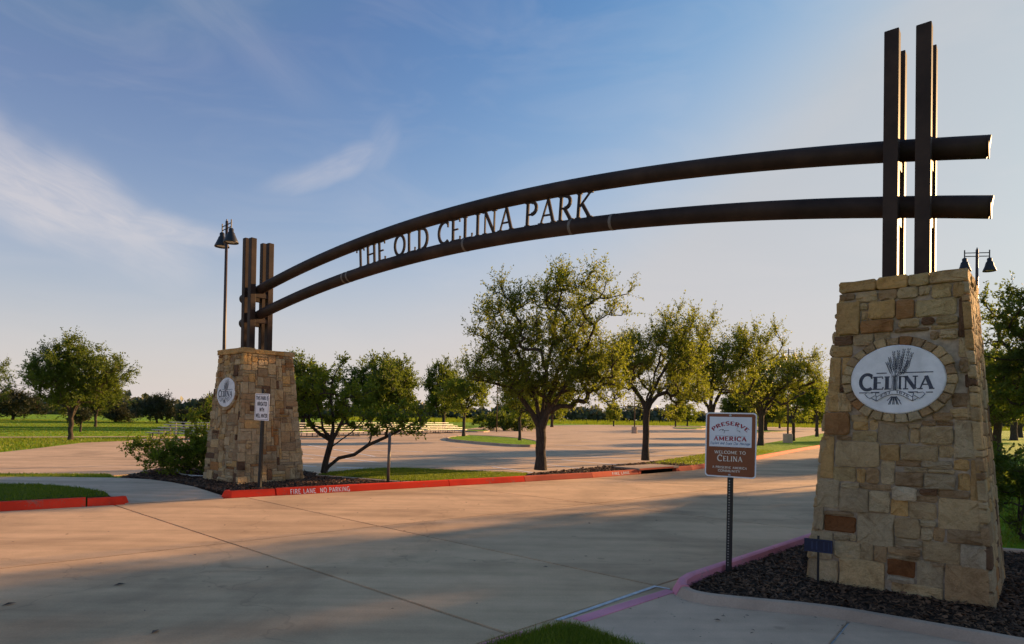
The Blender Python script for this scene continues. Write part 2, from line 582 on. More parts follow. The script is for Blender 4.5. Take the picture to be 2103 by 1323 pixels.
def kerb(name, path, side, m, h=0.13, w=0.15, parent=None, z0=-0.05):
    """rounded kerb; path is the foot of its road face, side=+1 body on the left of the path"""
    prof = [(0.0, z0), (0.0, 0.008), (0.044, h - 0.024), (0.056, h - 0.006), (0.075, h), (w - 0.02, h), (w, h - 0.015), (w, z0)]
    mb = MB()
    P = [Vector((*q, 0)) for q in path]
    vs = []
    for i, p in enumerate(P):
        d = (P[min(i + 1, len(P) - 1)] - P[max(i - 1, 0)]).normalized()
        nrm = Vector((-d.y, d.x, 0)) * side
        vs += [p + nrm * a + Vector((0, 0, zz)) for a, zz in prof]
    k = len(prof)
    fs = []
    for i in range(len(P) - 1):
        for j in range(k - 1):
            q = (i * k + j, (i + 1) * k + j, (i + 1) * k + j + 1, i * k + j + 1)
            fs.append(q if side > 0 else q[::-1])
    e0, e1 = tuple(range(k)), tuple((len(P) - 1) * k + j for j in range(k))
    fs += [e0, e1[::-1]] if side > 0 else [e0[::-1], e1]
    mb.add(vs, fs)
    return mb.build(name, m, parent)


# ------------------------------------------------------------------ ground, lot, drive
g = MB().add([(-3000, -300, -0.05), (3000, -300, -0.05), (3000, 4500, -0.05), (-3000, 4500, -0.05)], [(0, 1, 2, 3)]).build('ground', 'field_grass')
tag(g, kind='structure')

lot_poly = [(-13.03, 15.35), (-9.9, 15.75), (-9.5, 16.9), (-8.9, 18.2), (-5.9, 17.0), (-4.6, 16.2), (-3.9, 17.5), (-3.0, 17.85), (-2.0, 17.55), (-0.65, 17.05), (0.46, 16.8),
            (2.19, 18.95), (4.85, 22.5), (8.95, 28.9), (16.5, 42.0), (44, 89), (150, 260), (60, 200), (21, 175), (-4.6, 112), (-6.3, 80), (-17.9, 57), (-22.7, 41.0), (-21.1, 34.6),
            (-21.6, 31.8), (-19.7, 25.8), (-18.6, 21.7), (-19, 17)]
lot = slab('parking_lot', lot_poly, -0.012, 'lot_concrete', 0.03)
tag(lot, kind='structure')

road = empty('drive', (0, 0, 0))
tag(road, kind='structure')
SL = [(-13.2, 6.0), (-9.9, 8.4), (-6.7, 10.68), (-5.0, 11.92), (-1.4, 14.4), (2.2, 17.0), (5.8, 20.2), (8.6, 23.9), (11.2, 27.8), (14, 32), (17, 36.5), (20.36, 41.3), (27, 51), (34, 61), (52, 87)]
SR = [(-6.0, -1.6), (-2.9, 1.6), (0.0, 4.62), (1.40, 6.02), (4.6, 9.1), (8.2, 12.9), (11.6, 16.8), (14.6, 21.0), (17.3, 25.0), (20, 29.2), (23, 33.6), (26.5, 38.5), (33, 48.2), (40, 58), (58, 84)]
bed_poly = [Vector((*p, 0)) for p in SL] + [Vector((*p, 0)) for p in reversed(SR)]
slab('joint_bed', [(p.x, p.y) for p in bed_poly], -0.02, 'joint_filler', 0.02, road)
for i in range(len(SL) - 1):
    a0, a1 = Vector((*SL[i], 0)), Vector((*SL[i + 1], 0))
    b0, b1 = Vector((*SR[i], 0)), Vector((*SR[i + 1], 0))
    f0, f1 = 0.49, 0.49
    for lo_, hi_ in ((0.0, 0.49), (0.49, 1.0)):
        quad = [a0.lerp(b0, lo_), a0.lerp(b0, hi_), a1.lerp(b1, hi_), a1.lerp(b1, lo_)]
        c = sum(quad, Vector()) / 4
        gap = 0.012
        q2 = []
        for j, p in enumerate(quad):
            d1 = (quad[(j + 1) % 4] - p).normalized()
            d2 = (quad[(j - 1) % 4] - p).normalized()
            q2.append(p + (d1 + d2) * gap * (0.55 + 0.5 * random.random()))
        slab('slab', [(p.x, p.y) for p in q2], random.uniform(-0.0015, 0.0015), 'road_concrete', 0.018, road, 0.006)

# gutter joint of pale sealant and flush painted strip across the near ramp
sl_ = slab('sealant_joint', [(0.36, 4.95), (1.37, 6.005), (1.40, 5.985), (0.40, 4.935)], 0.006, 'sealant', 0.006, road)
slab('sealant_joint', [(1.375, 6.01), (1.50, 5.915), (1.495, 5.895), (1.37, 5.985)], 0.0065, 'sealant', 0.006, road)

slab('gutter', [(-0.02, 4.60), (1.385, 6.005), (1.53, 5.93), (1.46, 5.78), (0.44, 4.82), (0.30, 4.74), (0.06, 4.50)], -0.003, 'road_concrete', 0.05, road)
slab('gutter', [(1.38, 6.0), (1.50, 5.86), (1.72, 6.08), (2.05, 6.40), (4.66, 9.03), (4.6, 9.10), (1.39, 6.012)], -0.0045, 'road_concrete', 0.05, road)
# street in front of the near lawn (same concrete, runs out of the frame to the left)
apron = slab('street', [(-13.2, 6.0), (-6.0, -1.6), (-14, -9), (-40, -20), (-50, 0), (-30, 0)], -0.006, 'road_concrete', 0.05)
tag(apron, kind='structure')

# left side: pavement with ramp, lawn corner, planting bed, island strip
walk_l = slab('sidewalk', [(-6.62, 10.80), (-5.33, 11.70), (-5.40, 11.90), (-5.75, 12.20), (-6.42, 12.80), (-7.25, 13.52), (-8.04, 14.05), (-8.82, 14.28), (-10.33, 14.25), (-11.3, 14.1), (-16.5, 12.0), (-28, 8),
                           (-27, 6.3), (-15.2, 10.3), (-11.0, 12.25), (-10.2, 12.60), (-9.32, 12.62), (-8.3, 12.2), (-7.4, 11.6), (-6.78, 11.0)], 0.08, 'walk_concrete', 0.14,
              zs=[0.006, 0.006, 0.02, 0.045] + [0.085] * 13 + [0.08, 0.05, 0.03])
tag(walk_l, kind='structure')
verge = slab('lawn', [(-6.95, 10.98), (-7.4, 11.55), (-8.3, 12.15), (-9.32, 12.57), (-10.2, 12.55), (-11.0, 12.2), (-15.2, 10.25), (-27, 6.2), (-27, -3.6), (-13.35, 6.2), (-10, 8.62)], 0.105, 'lawn_grass', 0.16)
tag(verge, kind='structure')
verge2 = slab('verge', [(-8.9, 14.33), (-9.9, 15.6), (-13.03, 15.2), (-19, 16.8), (-28, 13), (-28, 8.2), (-16.5, 12.1), (-11.3, 14.18), (-10.3, 14.33)], 0.04, 'field_grass', 0.08)
tag(verge2, kind='structure')
BED_L = [(-8.85, 14.30), (-8.04, 14.08), (-7.25, 13.56), (-6.42, 12.84), (-5.75, 12.25), (-5.42, 11.99), (-5.1, 12.08), (-4.6, 12.40), (-1.95, 14.24), (-2.45, 14.10), (-4.12, 15.0), (-4.75, 15.3), (-5.0, 16.2), (-5.9, 16.9), (-8.6, 17.6), (-9.3, 16.6)]
bed_l = slab('planting_bed', BED_L, 0.085, 'mulch_soil', 0.12)
tag(bed_l, kind='structure')
mow = slab('mow_strip', [(-1.95, 14.26), (-2.45, 14.12), (-4.12, 15.02), (-4.75, 15.32), (-4.72, 15.42), (-4.08, 15.12), (-2.42, 14.22), (-1.78, 14.36)], 0.115, 'kerb_concrete', 0.12)
tag(mow, kind='structure')
ISL = [(-4.74, 15.40), (-4.08, 15.12), (-2.42, 14.24), (-1.75, 14.40), (-1.45, 14.56), (0.26, 15.80), (0.46, 16.7), (-0.65, 17.0), (-2.02, 17.5), (-3.02, 17.80), (-3.9, 17.45), (-4.59, 16.2)]
isl = slab('island_lawn', ISL, 0.10, 'lawn_grass', 0.14)
tag(isl, kind='structure')
strip1 = slab('island_bed', [(0.27, 15.82), (2.1, 17.15), (3.58, 18.47), (5.12, 19.86), (5.68, 20.36), (6.2, 21.05), (8.9, 28.7), (4.85, 22.35), (2.19, 18.85), (0.47, 16.7)], 0.10, 'mulch_soil', 0.14)
tag(strip1, kind='structure')
strip2 = slab('island_lawn', [(6.2, 21.07), (8.35, 24.1), (10.95, 27.95), (13.75, 32.15), (16.75, 36.65), (20.1, 41.4), (26.8, 51.1), (33.8, 61.1), (51.8, 87.1), (43.9, 88.9), (16.5, 41.8), (8.93, 28.75)], 0.105, 'field_grass', 0.14)
tag(strip2, kind='structure')

# kerbs
kl = empty('kerb', (0, 0, 0))
tag(kl, kind='structure')
KL1 = [(-13.2, 6.0), (-9.9, 8.4), (-7.02, 10.45)]
kerb('kerb_stone', [(p.x, p.y) for p in resample(KL1, 0.5)], 1, 'red_paint', 0.14, 0.16, kl)
kerb('kerb_stone', [(-7.0, 10.465), (-6.85, 10.57), (-6.68, 10.70), (-6.6, 10.80), (-6.58, 10.90)], 1, 'red_paint', 0.125, 0.16, kl)
kerb('kerb_stone', [(-5.48, 11.98), (-5.38, 11.76), (-5.2, 11.78), (-5.0, 11.92), (-4.55, 12.23)], 1, 'red_paint', 0.125, 0.15, kl)
KL2 = [(-4.53, 12.245), (-1.4, 14.4), (0.35, 15.66)]
kerb('kerb_stone', [(p.x, p.y) for p in resample(KL2[:2], 0.5)], 1, 'red_paint', 0.135, 0.15, kl)
kerb('kerb_stone', [(-1.385, 14.41), (0.35, 15.66)], 1, 'red_paint', 0.135, 0.15, kl)
kerb('kerb_stone', [(0.365, 15.67), (2.2, 17.0)], 1, 'coral_paint', 0.135, 0.15, kl)
kerb('kerb_stone', [(2.212, 17.01), (3.70, 18.33)], 1, 'coral_paint', 0.135, 0.15, kl)
KL3 = [(5.25, 19.71), (5.8, 20.2), (8.6, 23.9), (11.2, 27.8), (14, 32), (17, 36.5), (20.36, 41.3), (27, 51), (34, 61), (52, 87)]
kpts = [(p.x, p.y) for p in resample(KL3, 1.0)]
for i in range(0, len(kpts) - 1, 4):
    seg = kpts[i:i + 5]
    if len(seg) > 1:
        kerb('kerb_stone', seg, 1, 'coral_paint', 0.135, 0.15, kl)

kr = empty('kerb', (0, 0, 0))
tag(kr, kind='structure')
RK = [(1.50, 5.52), (1.47, 5.70), (1.52, 5.90), (1.66, 6.12), (1.95, 6.42), (4.6, 9.1)]
RKs = smooth_path(RK, 2)
near_r = smooth_path([(6.0, 2.35), (3.52, 4.33), (3.05, 4.68), (2.55, 5.05), (2.05, 5.20), (1.68, 5.32), (1.52, 5.45), (1.475, 5.62)], 2)
kerb('kerb_stone', near_r, -1, 'kerb_concrete', 0.10, 0.13, kr)
kerb('kerb_stone', [(1.473, 5.63), (1.475, 5.75), (1.53, 5.92), (1.66, 6.12), (1.95, 6.42), (3.0, 7.48)], -1, 'pink_paint', 0.115, 0.13, kr)
kerb('kerb_stone', [(3.01, 7.49), (4.6, 9.1)], -1, 'pink_paint', 0.115, 0.13, kr)
KR3 = [(4.61, 9.11)] + SR[5:]
kp = [(p.x, p.y) for p in resample(KR3, 1.2)]
for i in range(0, len(kp) - 1, 4):
    seg = kp[i:i + 5]
    if len(seg) > 1:
        kerb('kerb_stone', seg, -1, 'coral_paint', 0.13, 0.15, kr)
# small kerb round the near grass wedge
kerb('kerb_stone', [(-2.9, 1.62), (-0.9, 3.62), (-0.14, 4.36), (0.04, 4.53)], -1, 'pink_paint', 0.07, 0.10, kr)
kerb('kerb_stone', smooth_path([(0.05, 4.54), (0.30, 4.76), (0.44, 4.80), (0.56, 4.74), (0.66, 4.62)], 1), -1, 'pink_paint', 0.05, 0.09, kr)
kerb('kerb_stone', [(0.665, 4.612), (0.92, 4.32), (1.8, 3.3)], -1, 'walk_concrete', 0.045, 0.09, kr)
slab('painted_strip', [(0.50, 4.92), (1.44, 5.80), (1.50, 5.72), (0.58, 4.84)], 0.028, 'pink_paint', 0.02, kr)

# right: pavement, bed and lawns
walk_r = empty('sidewalk', (0, 0, 0))
tag(walk_r, kind='structure')
slab('paving_slab', [(0.40, 4.88), (1.44, 5.84), (1.49, 5.62), (1.53, 5.45), (1.69, 5.32), (2.06, 5.2), (2.56, 5.05), (2.66, 4.97), (1.62, 3.66), (0.92, 4.33), (0.67, 4.62), (0.57, 4.75)], 0.022, 'walk_concrete', 0.06, walk_r, 0.006)
slab('paving_slab', [(2.675, 4.96), (3.07, 4.67), (3.53, 4.31), (5.2, 3.0), (4.0, 1.7), (1.63, 3.645)], 0.024, 'walk_concrete', 0.06, walk_r, 0.006)
slab('joint_strip', [(2.63, 5.02), (2.70, 4.97), (1.65, 3.63), (1.58, 3.68)], 0.006, 'sealant', 0.03, walk_r)
BED_R = [(1.62, 5.62), (1.66, 5.86), (1.82, 6.08), (2.08, 6.36), (4.72, 9.0), (5.1, 9.3), (5.75, 7.75), (6.4, 7.55), (9.5, 7.0), (9.0, 3.0), (6.1, 2.5), (3.6, 4.45), (3.12, 4.80), (2.62, 5.16), (2.1, 5.33), (1.75, 5.44)]
bed_r = slab('planting_bed', BED_R, 0.035, 'mulch_soil', 0.1)
tag(bed_r, kind='structure')
mow2 = slab('mow_strip', [(5.1, 9.34), (5.75, 7.79), (6.4, 7.59), (9.5, 7.04), (9.52, 7.14), (6.43, 7.69), (5.83, 7.87), (5.18, 9.42)], 0.07, 'kerb_concrete', 0.1)
tag(mow2, kind='structure')
lawn_r = slab('lawn', [(5.2, 9.45), (5.85, 7.9), (6.45, 7.72), (9.55, 7.17), (40, 2), (120, 60), (60, 86), (40.2, 57.8), (26.7, 38.3), (23.2, 33.4), (17.5, 24.8), (14.8, 20.8), (11.8, 16.6), (8.4, 12.7)], 0.05, 'field_grass', 0.09)
tag(lawn_r, kind='structure')
WEDGE = [(-2.85, 1.55), (-0.10, 4.28), (0.10, 4.46), (0.34, 4.68), (0.44, 4.71), (0.53, 4.66), (0.62, 4.55), (0.86, 4.28), (1.7, 3.25), (0.5, 1.5)]
wedge = slab('lawn', WEDGE, 0.04, 'lawn_grass', 0.07)
tag(wedge, kind='structure')

# paved path and grass far left of the lot, kerbed islands in the lot
path_l = slab('path', [(-60, 29.5), (-30.2, 36.2), (-23.5, 41.2), (-23.2, 42.6), (-30, 37.8), (-60, 31)], -0.02, 'walk_concrete', 0.02)
tag(path_l, kind='structure')


def lot_island(pts, gm='field_grass'):
    o = empty('lot_island', (0, 0, 0))
    tag(o, kind='structure')
    sp = smooth_path(pts + [pts[0]], 2)
    slab('grass_top', sp[:-1], 0.09, gm, 0.1, o)
    kerb('kerb_ring', sp, 1, 'kerb_concrete', 0.12, 0.15, o)
    return o


lot_island([(-5.0, 43.5), (-0.8, 36.0), (1.3, 34.2), (1.8, 40.0), (0.4, 48.0), (-3.6, 52.5)][::-1])
lot_island([(-5.3, 68.0), (-2.6, 66.5), (-2.8, 78.0), (-5.0, 76.0)][::-1])
lot_island([(31, 118), (37, 120), (46, 150), (36, 140)][::-1])
lot_island([(42, 170), (52, 168), (66, 205), (52, 200)][::-1])
lot_island([(30, 92), (36, 90), (50, 110), (44, 114)][::-1])

# parking bay lines
lines = empty('bay_markings', (0, 0, 0))
tag(lines, kind='structure')


def bay_line(p, q, w=0.10):
    p, q = Vector((*p, 0)), Vector((*q, 0))
    d = (q - p).normalized()
    nrm = Vector((-d.y, d.x, 0)) * w / 2
    c = [p + nrm, p - nrm, q - nrm, q + nrm]
    slab('bay_line', [(v.x, v.y) for v in c], -0.006, 'line_paint', 0.005, lines)


for p, q in (((-8.6, 25.7), (-4.6, 21.6)), ((-10.6, 32.9), (-5.3, 24.6)), ((0.7, 22.47), (2.7, 19.6)), ((1.95, 24.4), (4.1, 21.7)), ((-5.3, 19.2), (-3.6, 18.9)),
             ((3.4, 27.0), (5.8, 24.3)), ((5.2, 30.2), (7.6, 27.4)), ((-0.6, 20.4), (0.9, 18.0)), ((-11.5, 22.0), (-6.0, 19.4)), ((-13.5, 26.5), (-7.2, 22.9)), ((-3.2, 33.0), (2.2, 31.4)), ((2.6, 38.0), (8.0, 36.2)), ((5.0, 45.0), (12.0, 43.0)), ((-14.5, 30.5), (-4.0, 28.4)), ((7.4, 34.0), (10.2, 31.2)), ((10.2, 38.5), (13.0, 36.0))):
    bay_line(p, q)

# ------------------------------------------------------------------ stroke lettering
def arc(cx, cy, rx, ry, a0, a1, n=12):
    return [(cx + rx * math.cos(RAD(a0 + (a1 - a0) * i / n)), cy + ry * math.sin(RAD(a0 + (a1 - a0) * i / n))) for i in range(n + 1)]


# glyph: (advance, [(weight, points)], [serif feet (x, y)])   weight 1 thick, 0 thin
GL = {
    'A': (0.78, [(0, [(0.39, 1), (0.07, 0)]), (1, [(0.39, 1), (0.71, 0)]), (0, [(0.18, 0.34), (0.58, 0.34)])], [(0.07, 0), (0.71, 0)]),
    'C': (0.74, [(1, arc(0.44, 0.5, 0.37, 0.5, 50, 310, 18)), (0, [(0.67, 0.72), (0.67, 0.94)])], []),
    'D': (0.78, [(1, [(0.14, 0), (0.14, 1)]), (0, [(0.14, 1), (0.32, 1)]), (0, [(0.14, 0), (0.32, 0)]), (1, arc(0.32, 0.5, 0.38, 0.5, 90, -90, 14))], [(0.14, 0), (0.14, 1)]),
    'E': (0.64, [(1, [(0.14, 0), (0.14, 1)]), (0, [(0.14, 0.98), (0.56, 0.98), (0.56, 0.84)]), (0, [(0.14, 0.52), (0.46, 0.52)]), (0, [(0.14, 0.02), (0.58, 0.02), (0.60, 0.18)])], [(0.14, 0), (0.14, 1)]),
    'F': (0.60, [(1, [(0.14, 0), (0.14, 1)]), (0, [(0.14, 0.98), (0.56, 0.98)]), (0, [(0.14, 0.52), (0.46, 0.52)])], [(0.14, 0)]),
    'G': (0.78, [(1, arc(0.44, 0.5, 0.37, 0.5, 50, 330, 18)), (0, [(0.74, 0.05), (0.74, 0.45), (0.5, 0.45)])], []),
    'H': (0.82, [(1, [(0.15, 0), (0.15, 1)]), (1, [(0.67, 0), (0.67, 1)]), (0, [(0.15, 0.52), (0.67, 0.52)])], [(0.15, 0), (0.15, 1), (0.67, 0), (0.67, 1)]),
    'I': (0.34, [(1, [(0.17, 0), (0.17, 1)])], [(0.17, 0), (0.17, 1)]),
    'K': (0.76, [(1, [(0.14, 0), (0.14, 1)]), (0, [(0.64, 1), (0.17, 0.45)]), (1, [(0.28, 0.58), (0.68, 0)])], [(0.14, 0), (0.14, 1), (0.64, 1), (0.68, 0)]),
    'L': (0.62, [(1, [(0.14, 0), (0.14, 1)]), (0, [(0.14, 0.02), (0.56, 0.02), (0.58, 0.2)])], [(0.14, 0), (0.14, 1)]),
    'M': (0.94, [(0, [(0.13, 0), (0.13, 1)]), (1, [(0.13, 1), (0.47, 0.15)]), (0, [(0.47, 0.15), (0.81, 1)]), (1, [(0.81, 1), (0.81, 0)])], [(0.13, 0), (0.81, 0)]),
    'N': (0.84, [(0, [(0.15, 0), (0.15, 1)]), (1, [(0.15, 1), (0.69, 0)]), (0, [(0.69, 0), (0.69, 1)])], [(0.15, 0), (0.69, 1), (0.10, 1)]),
    'O': (0.86, [(1, arc(0.43, 0.5, 0.36, 0.5, 0, 360, 24))], []),
    'P': (0.66, [(1, [(0.14, 0), (0.14, 1)]), (0, [(0.14, 0.98), (0.34, 0.98)]), (1, arc(0.34, 0.73, 0.25, 0.25, 90, -90, 10)), (0, [(0.34, 0.48), (0.14, 0.48)])], [(0.14, 0), (0.14, 1)]),
    'R': (0.74, [(1, [(0.14, 0), (0.14, 1)]), (0, [(0.14, 0.98), (0.34, 0.98)]), (1, arc(0.34, 0.74, 0.24, 0.24, 90, -90, 10)), (0, [(0.34, 0.5), (0.14, 0.5)]), (1, [(0.32, 0.5), (0.66, 0)])], [(0.14, 0), (0.14, 1), (0.68, 0)]),
    'S': (0.60, [(1, arc(0.30, 0.74, 0.21, 0.25, 30, 250, 10) + arc(0.30, 0.26, 0.23, 0.26, 70, -150, 12))], []),
    'T': (0.70, [(1, [(0.35, 0), (0.35, 1)]), (0, [(0.05, 0.84), (0.05, 0.98), (0.65, 0.98), (0.65, 0.84)])], [(0.35, 0)]),
    'U': (0.80, [(1, [(0.14, 1), (0.14, 0.3)] + arc(0.40, 0.3, 0.26, 0.3, 180, 360, 10)), (0, [(0.66, 0.3), (0.66, 1)])], [(0.14, 1), (0.66, 1)]),
    'V': (0.74, [(1, [(0.06, 1), (0.37, 0)]), (0, [(0.37, 0), (0.68, 1)])], [(0.06, 1), (0.68, 1)]),
    'W': (1.02, [(1, [(0.05, 1), (0.28, 0)]), (0, [(0.28, 0), (0.51, 1)]), (1, [(0.51, 1), (0.74, 0)]), (0, [(0.74, 0), (0.97, 1)])], [(0.05, 1), (0.97, 1)]),
    'Y': (0.72, [(1, [(0.05, 1), (0.36, 0.48)]), (0, [(0.36, 0.48), (0.67, 1)]), (1, [(0.36, 0.48), (0.36, 0)])], [(0.05, 1), (0.67, 1), (0.36, 0)]),
    '1': (0.46, [(1, [(0.24, 0), (0.24, 1)]), (0, [(0.24, 1), (0.10, 0.84)])], [(0.24, 0)]),
    '8': (0.60, [(1, arc(0.30, 0.75, 0.19, 0.23, 0, 360, 14)), (1, arc(0.30, 0.27, 0.23, 0.26, 0, 360, 14))], []),
    '7': (0.56, [(0, [(0.06, 0.98), (0.52, 0.98)]), (1, [(0.52, 0.98), (0.22, 0)])], []),
    '6': (0.60, [(1, arc(0.31, 0.30, 0.22, 0.29, 0, 360, 14)), (1, [(0.10, 0.36), (0.18, 0.72), (0.46, 1)])], []),
    '.': (0.30, [(1, [(0.12, 0), (0.12, 0.12)])], []),
    ' ': (0.40, [], []),
}
# narrow lower-case script for the tag line (x-height 0.6)
LOW = {
    'x': (0.44, [(1, [(0.02, 0.6), (0.38, 0)]), (0, [(0.38, 0.6), (0.02, 0)])], []), 'p': (0.46, [(1, [(0.08, 0.6), (0.08, -0.3)]), (0, arc(0.22, 0.3, 0.16, 0.3, 100, -100, 8))], []),
    'l': (0.22, [(1, [(0.1, 0), (0.1, 1)])], []), 'o': (0.44, [(1, arc(0.21, 0.3, 0.17, 0.3, 0, 360, 12))], []), 'r': (0.32, [(1, [(0.08, 0), (0.08, 0.6)]), (0, [(0.08, 0.42), (0.28, 0.6)])], []),
    'e': (0.42, [(1, [(0.06, 0.32), (0.36, 0.32)] + arc(0.21, 0.3, 0.16, 0.3, 5, 320, 10))], []), 'a': (0.44, [(1, arc(0.2, 0.3, 0.16, 0.3, 20, 380, 12)), (1, [(0.36, 0.6), (0.36, 0)])], []),
    'n': (0.44, [(1, [(0.06, 0), (0.06, 0.6)]), (0, arc(0.21, 0.38, 0.15, 0.22, 180, 0, 6) + [(0.36, 0)])], []), 'd': (0.46, [(1, arc(0.2, 0.3, 0.16, 0.3, 20, 380, 12)), (1, [(0.37, 1), (0.37, 0)])], []),
    'j': (0.24, [(1, [(0.12, 0.6), (0.12, -0.2), (0.0, -0.3)])], []), 'y': (0.42, [(1, [(0.04, 0.6), (0.2, 0.04)]), (0, [(0.38, 0.6), (0.1, -0.3)])], []),
    'u': (0.44, [(1, [(0.06, 0.6), (0.06, 0.15), (0.2, 0.0), (0.36, 0.18), (0.36, 0.6)])], []), 'i': (0.2, [(1, [(0.1, 0), (0.1, 0.6)])], []),
    't': (0.3, [(1, [(0.14, 0.9), (0.14, 0)]), (0, [(0.0, 0.6), (0.28, 0.6)])], []), 'g': (0.44, [(1, arc(0.2, 0.3, 0.16, 0.3, 0, 360, 12)), (1, [(0.36, 0.6), (0.36, -0.2), (0.1, -0.3)])], []),
}
GL.update(LOW)


def text_width(s, track=0.06):
    return sum(GL[c][0] + track for c in s) - track


def strokes_of(s, thick, thin, serif=0.0, track=0.06, caps_first=0.0):
    """yields (char index, width, points) in em units, baseline 0, height 1"""
    x = 0.0
    out = []
    for ci, ch in enumerate(s):
        adv, st, feet = GL[ch]
        for wgt, pts in st:
            out.append((ci, thick if wgt else thin, [(x + p[0], p[1]) for p in pts]))
        if serif:
            for fx, fy in feet:
                yy = fy + (0.02 if fy < 0.5 else -0.02)
                out.append((ci, thin, [(x + fx - serif, yy), (x + fx + serif, yy)]))
        x += adv + track
    return out, x - track


def ribbon(mb, pts, width, fmap, z, depth=0.0):
    """flat (or extruded) stroke through fmap(x, y, z) -> Vector"""
    P = [Vector((p[0], p[1])) for p in pts]
    L, R = [], []
    closed = (P[0] - P[-1]).length < 1e-6 and len(P) > 3
    for i, p in enumerate(P):
        if closed:
            d = P[(i + 1) % (len(P) - 1)] - P[(i - 1) % (len(P) - 1)]
        else:
            d = P[min(i + 1, len(P) - 1)] - P[max(i - 1, 0)]
        d.normalize()
        nrm = Vector((-d.y, d.x)) * width / 2
        L.append(p + nrm)
        R.append(p - nrm)
    k = len(P)
    if not depth:
        mb.add([fmap(q.x, q.y, z) for q in L] + [fmap(q.x, q.y, z) for q in R], [(i, k + i, k + i + 1, i + 1) for i in range(k - 1)])
    else:
        vs = [fmap(q.x, q.y, z) for q in L] + [fmap(q.x, q.y, z) for q in R] + [fmap(q.x, q.y, z - depth) for q in L] + [fmap(q.x, q.y, z - depth) for q in R]
        fs = []
        for i in range(k - 1):
            fs += [(i, k + i, k + i + 1, i + 1), (2 * k + i, 2 * k + i + 1, 3 * k + i + 1, 3 * k + i), (i, i + 1, 2 * k + i + 1, 2 * k + i), (k + i, 3 * k + i, 3 * k + i + 1, k + i + 1)]
        fs += [(0, 2 * k, 3 * k, k), (k - 1, 2 * k - 1, 4 * k - 1, 3 * k - 1)]
        mb.add(vs, fs)


def write_flat(name, s, x0, x1, y0, h, frame, m, parent, thick=0.17, thin=0.09, serif=0.09, track=0.06, slant=0.0, z0=0.002, arcmap=None):
    """text between x0 and x1 on a flat sign; frame(x, y, z) gives local coordinates"""
    st, w = strokes_of(s, thick, thin, serif, track)
    mb = MB()
    sx = (x1 - x0) / w
    for i, (ci, wd, pts) in enumerate(st):
        def fm(x, y, z):
            X, Y = x0 + (x + slant * y) * sx, y0 + y * h
            if arcmap:
                X, Y = arcmap(X, Y)
            return frame(X, Y, z)
        ribbon(mb, pts, wd, fm, z0 + 0.00012 * (i % 9))
    return mb.build(name, m, parent)


# ------------------------------------------------------------------ stone piers
TH = 0.685
A2 = Vector((math.cos(TH), -math.sin(TH), 0))
B2 = Vector((math.sin(TH), math.cos(TH), 0))
RP, LP = Vector((3.984, 6.346, 0)), Vector((-5.854, 14.389, 0))
RW = dict(tw=0.500, bw=0.725, H=2.895, z0=-0.03)
LW = dict(tw=0.555, bw=0.770, H=2.83, z0=0.06)

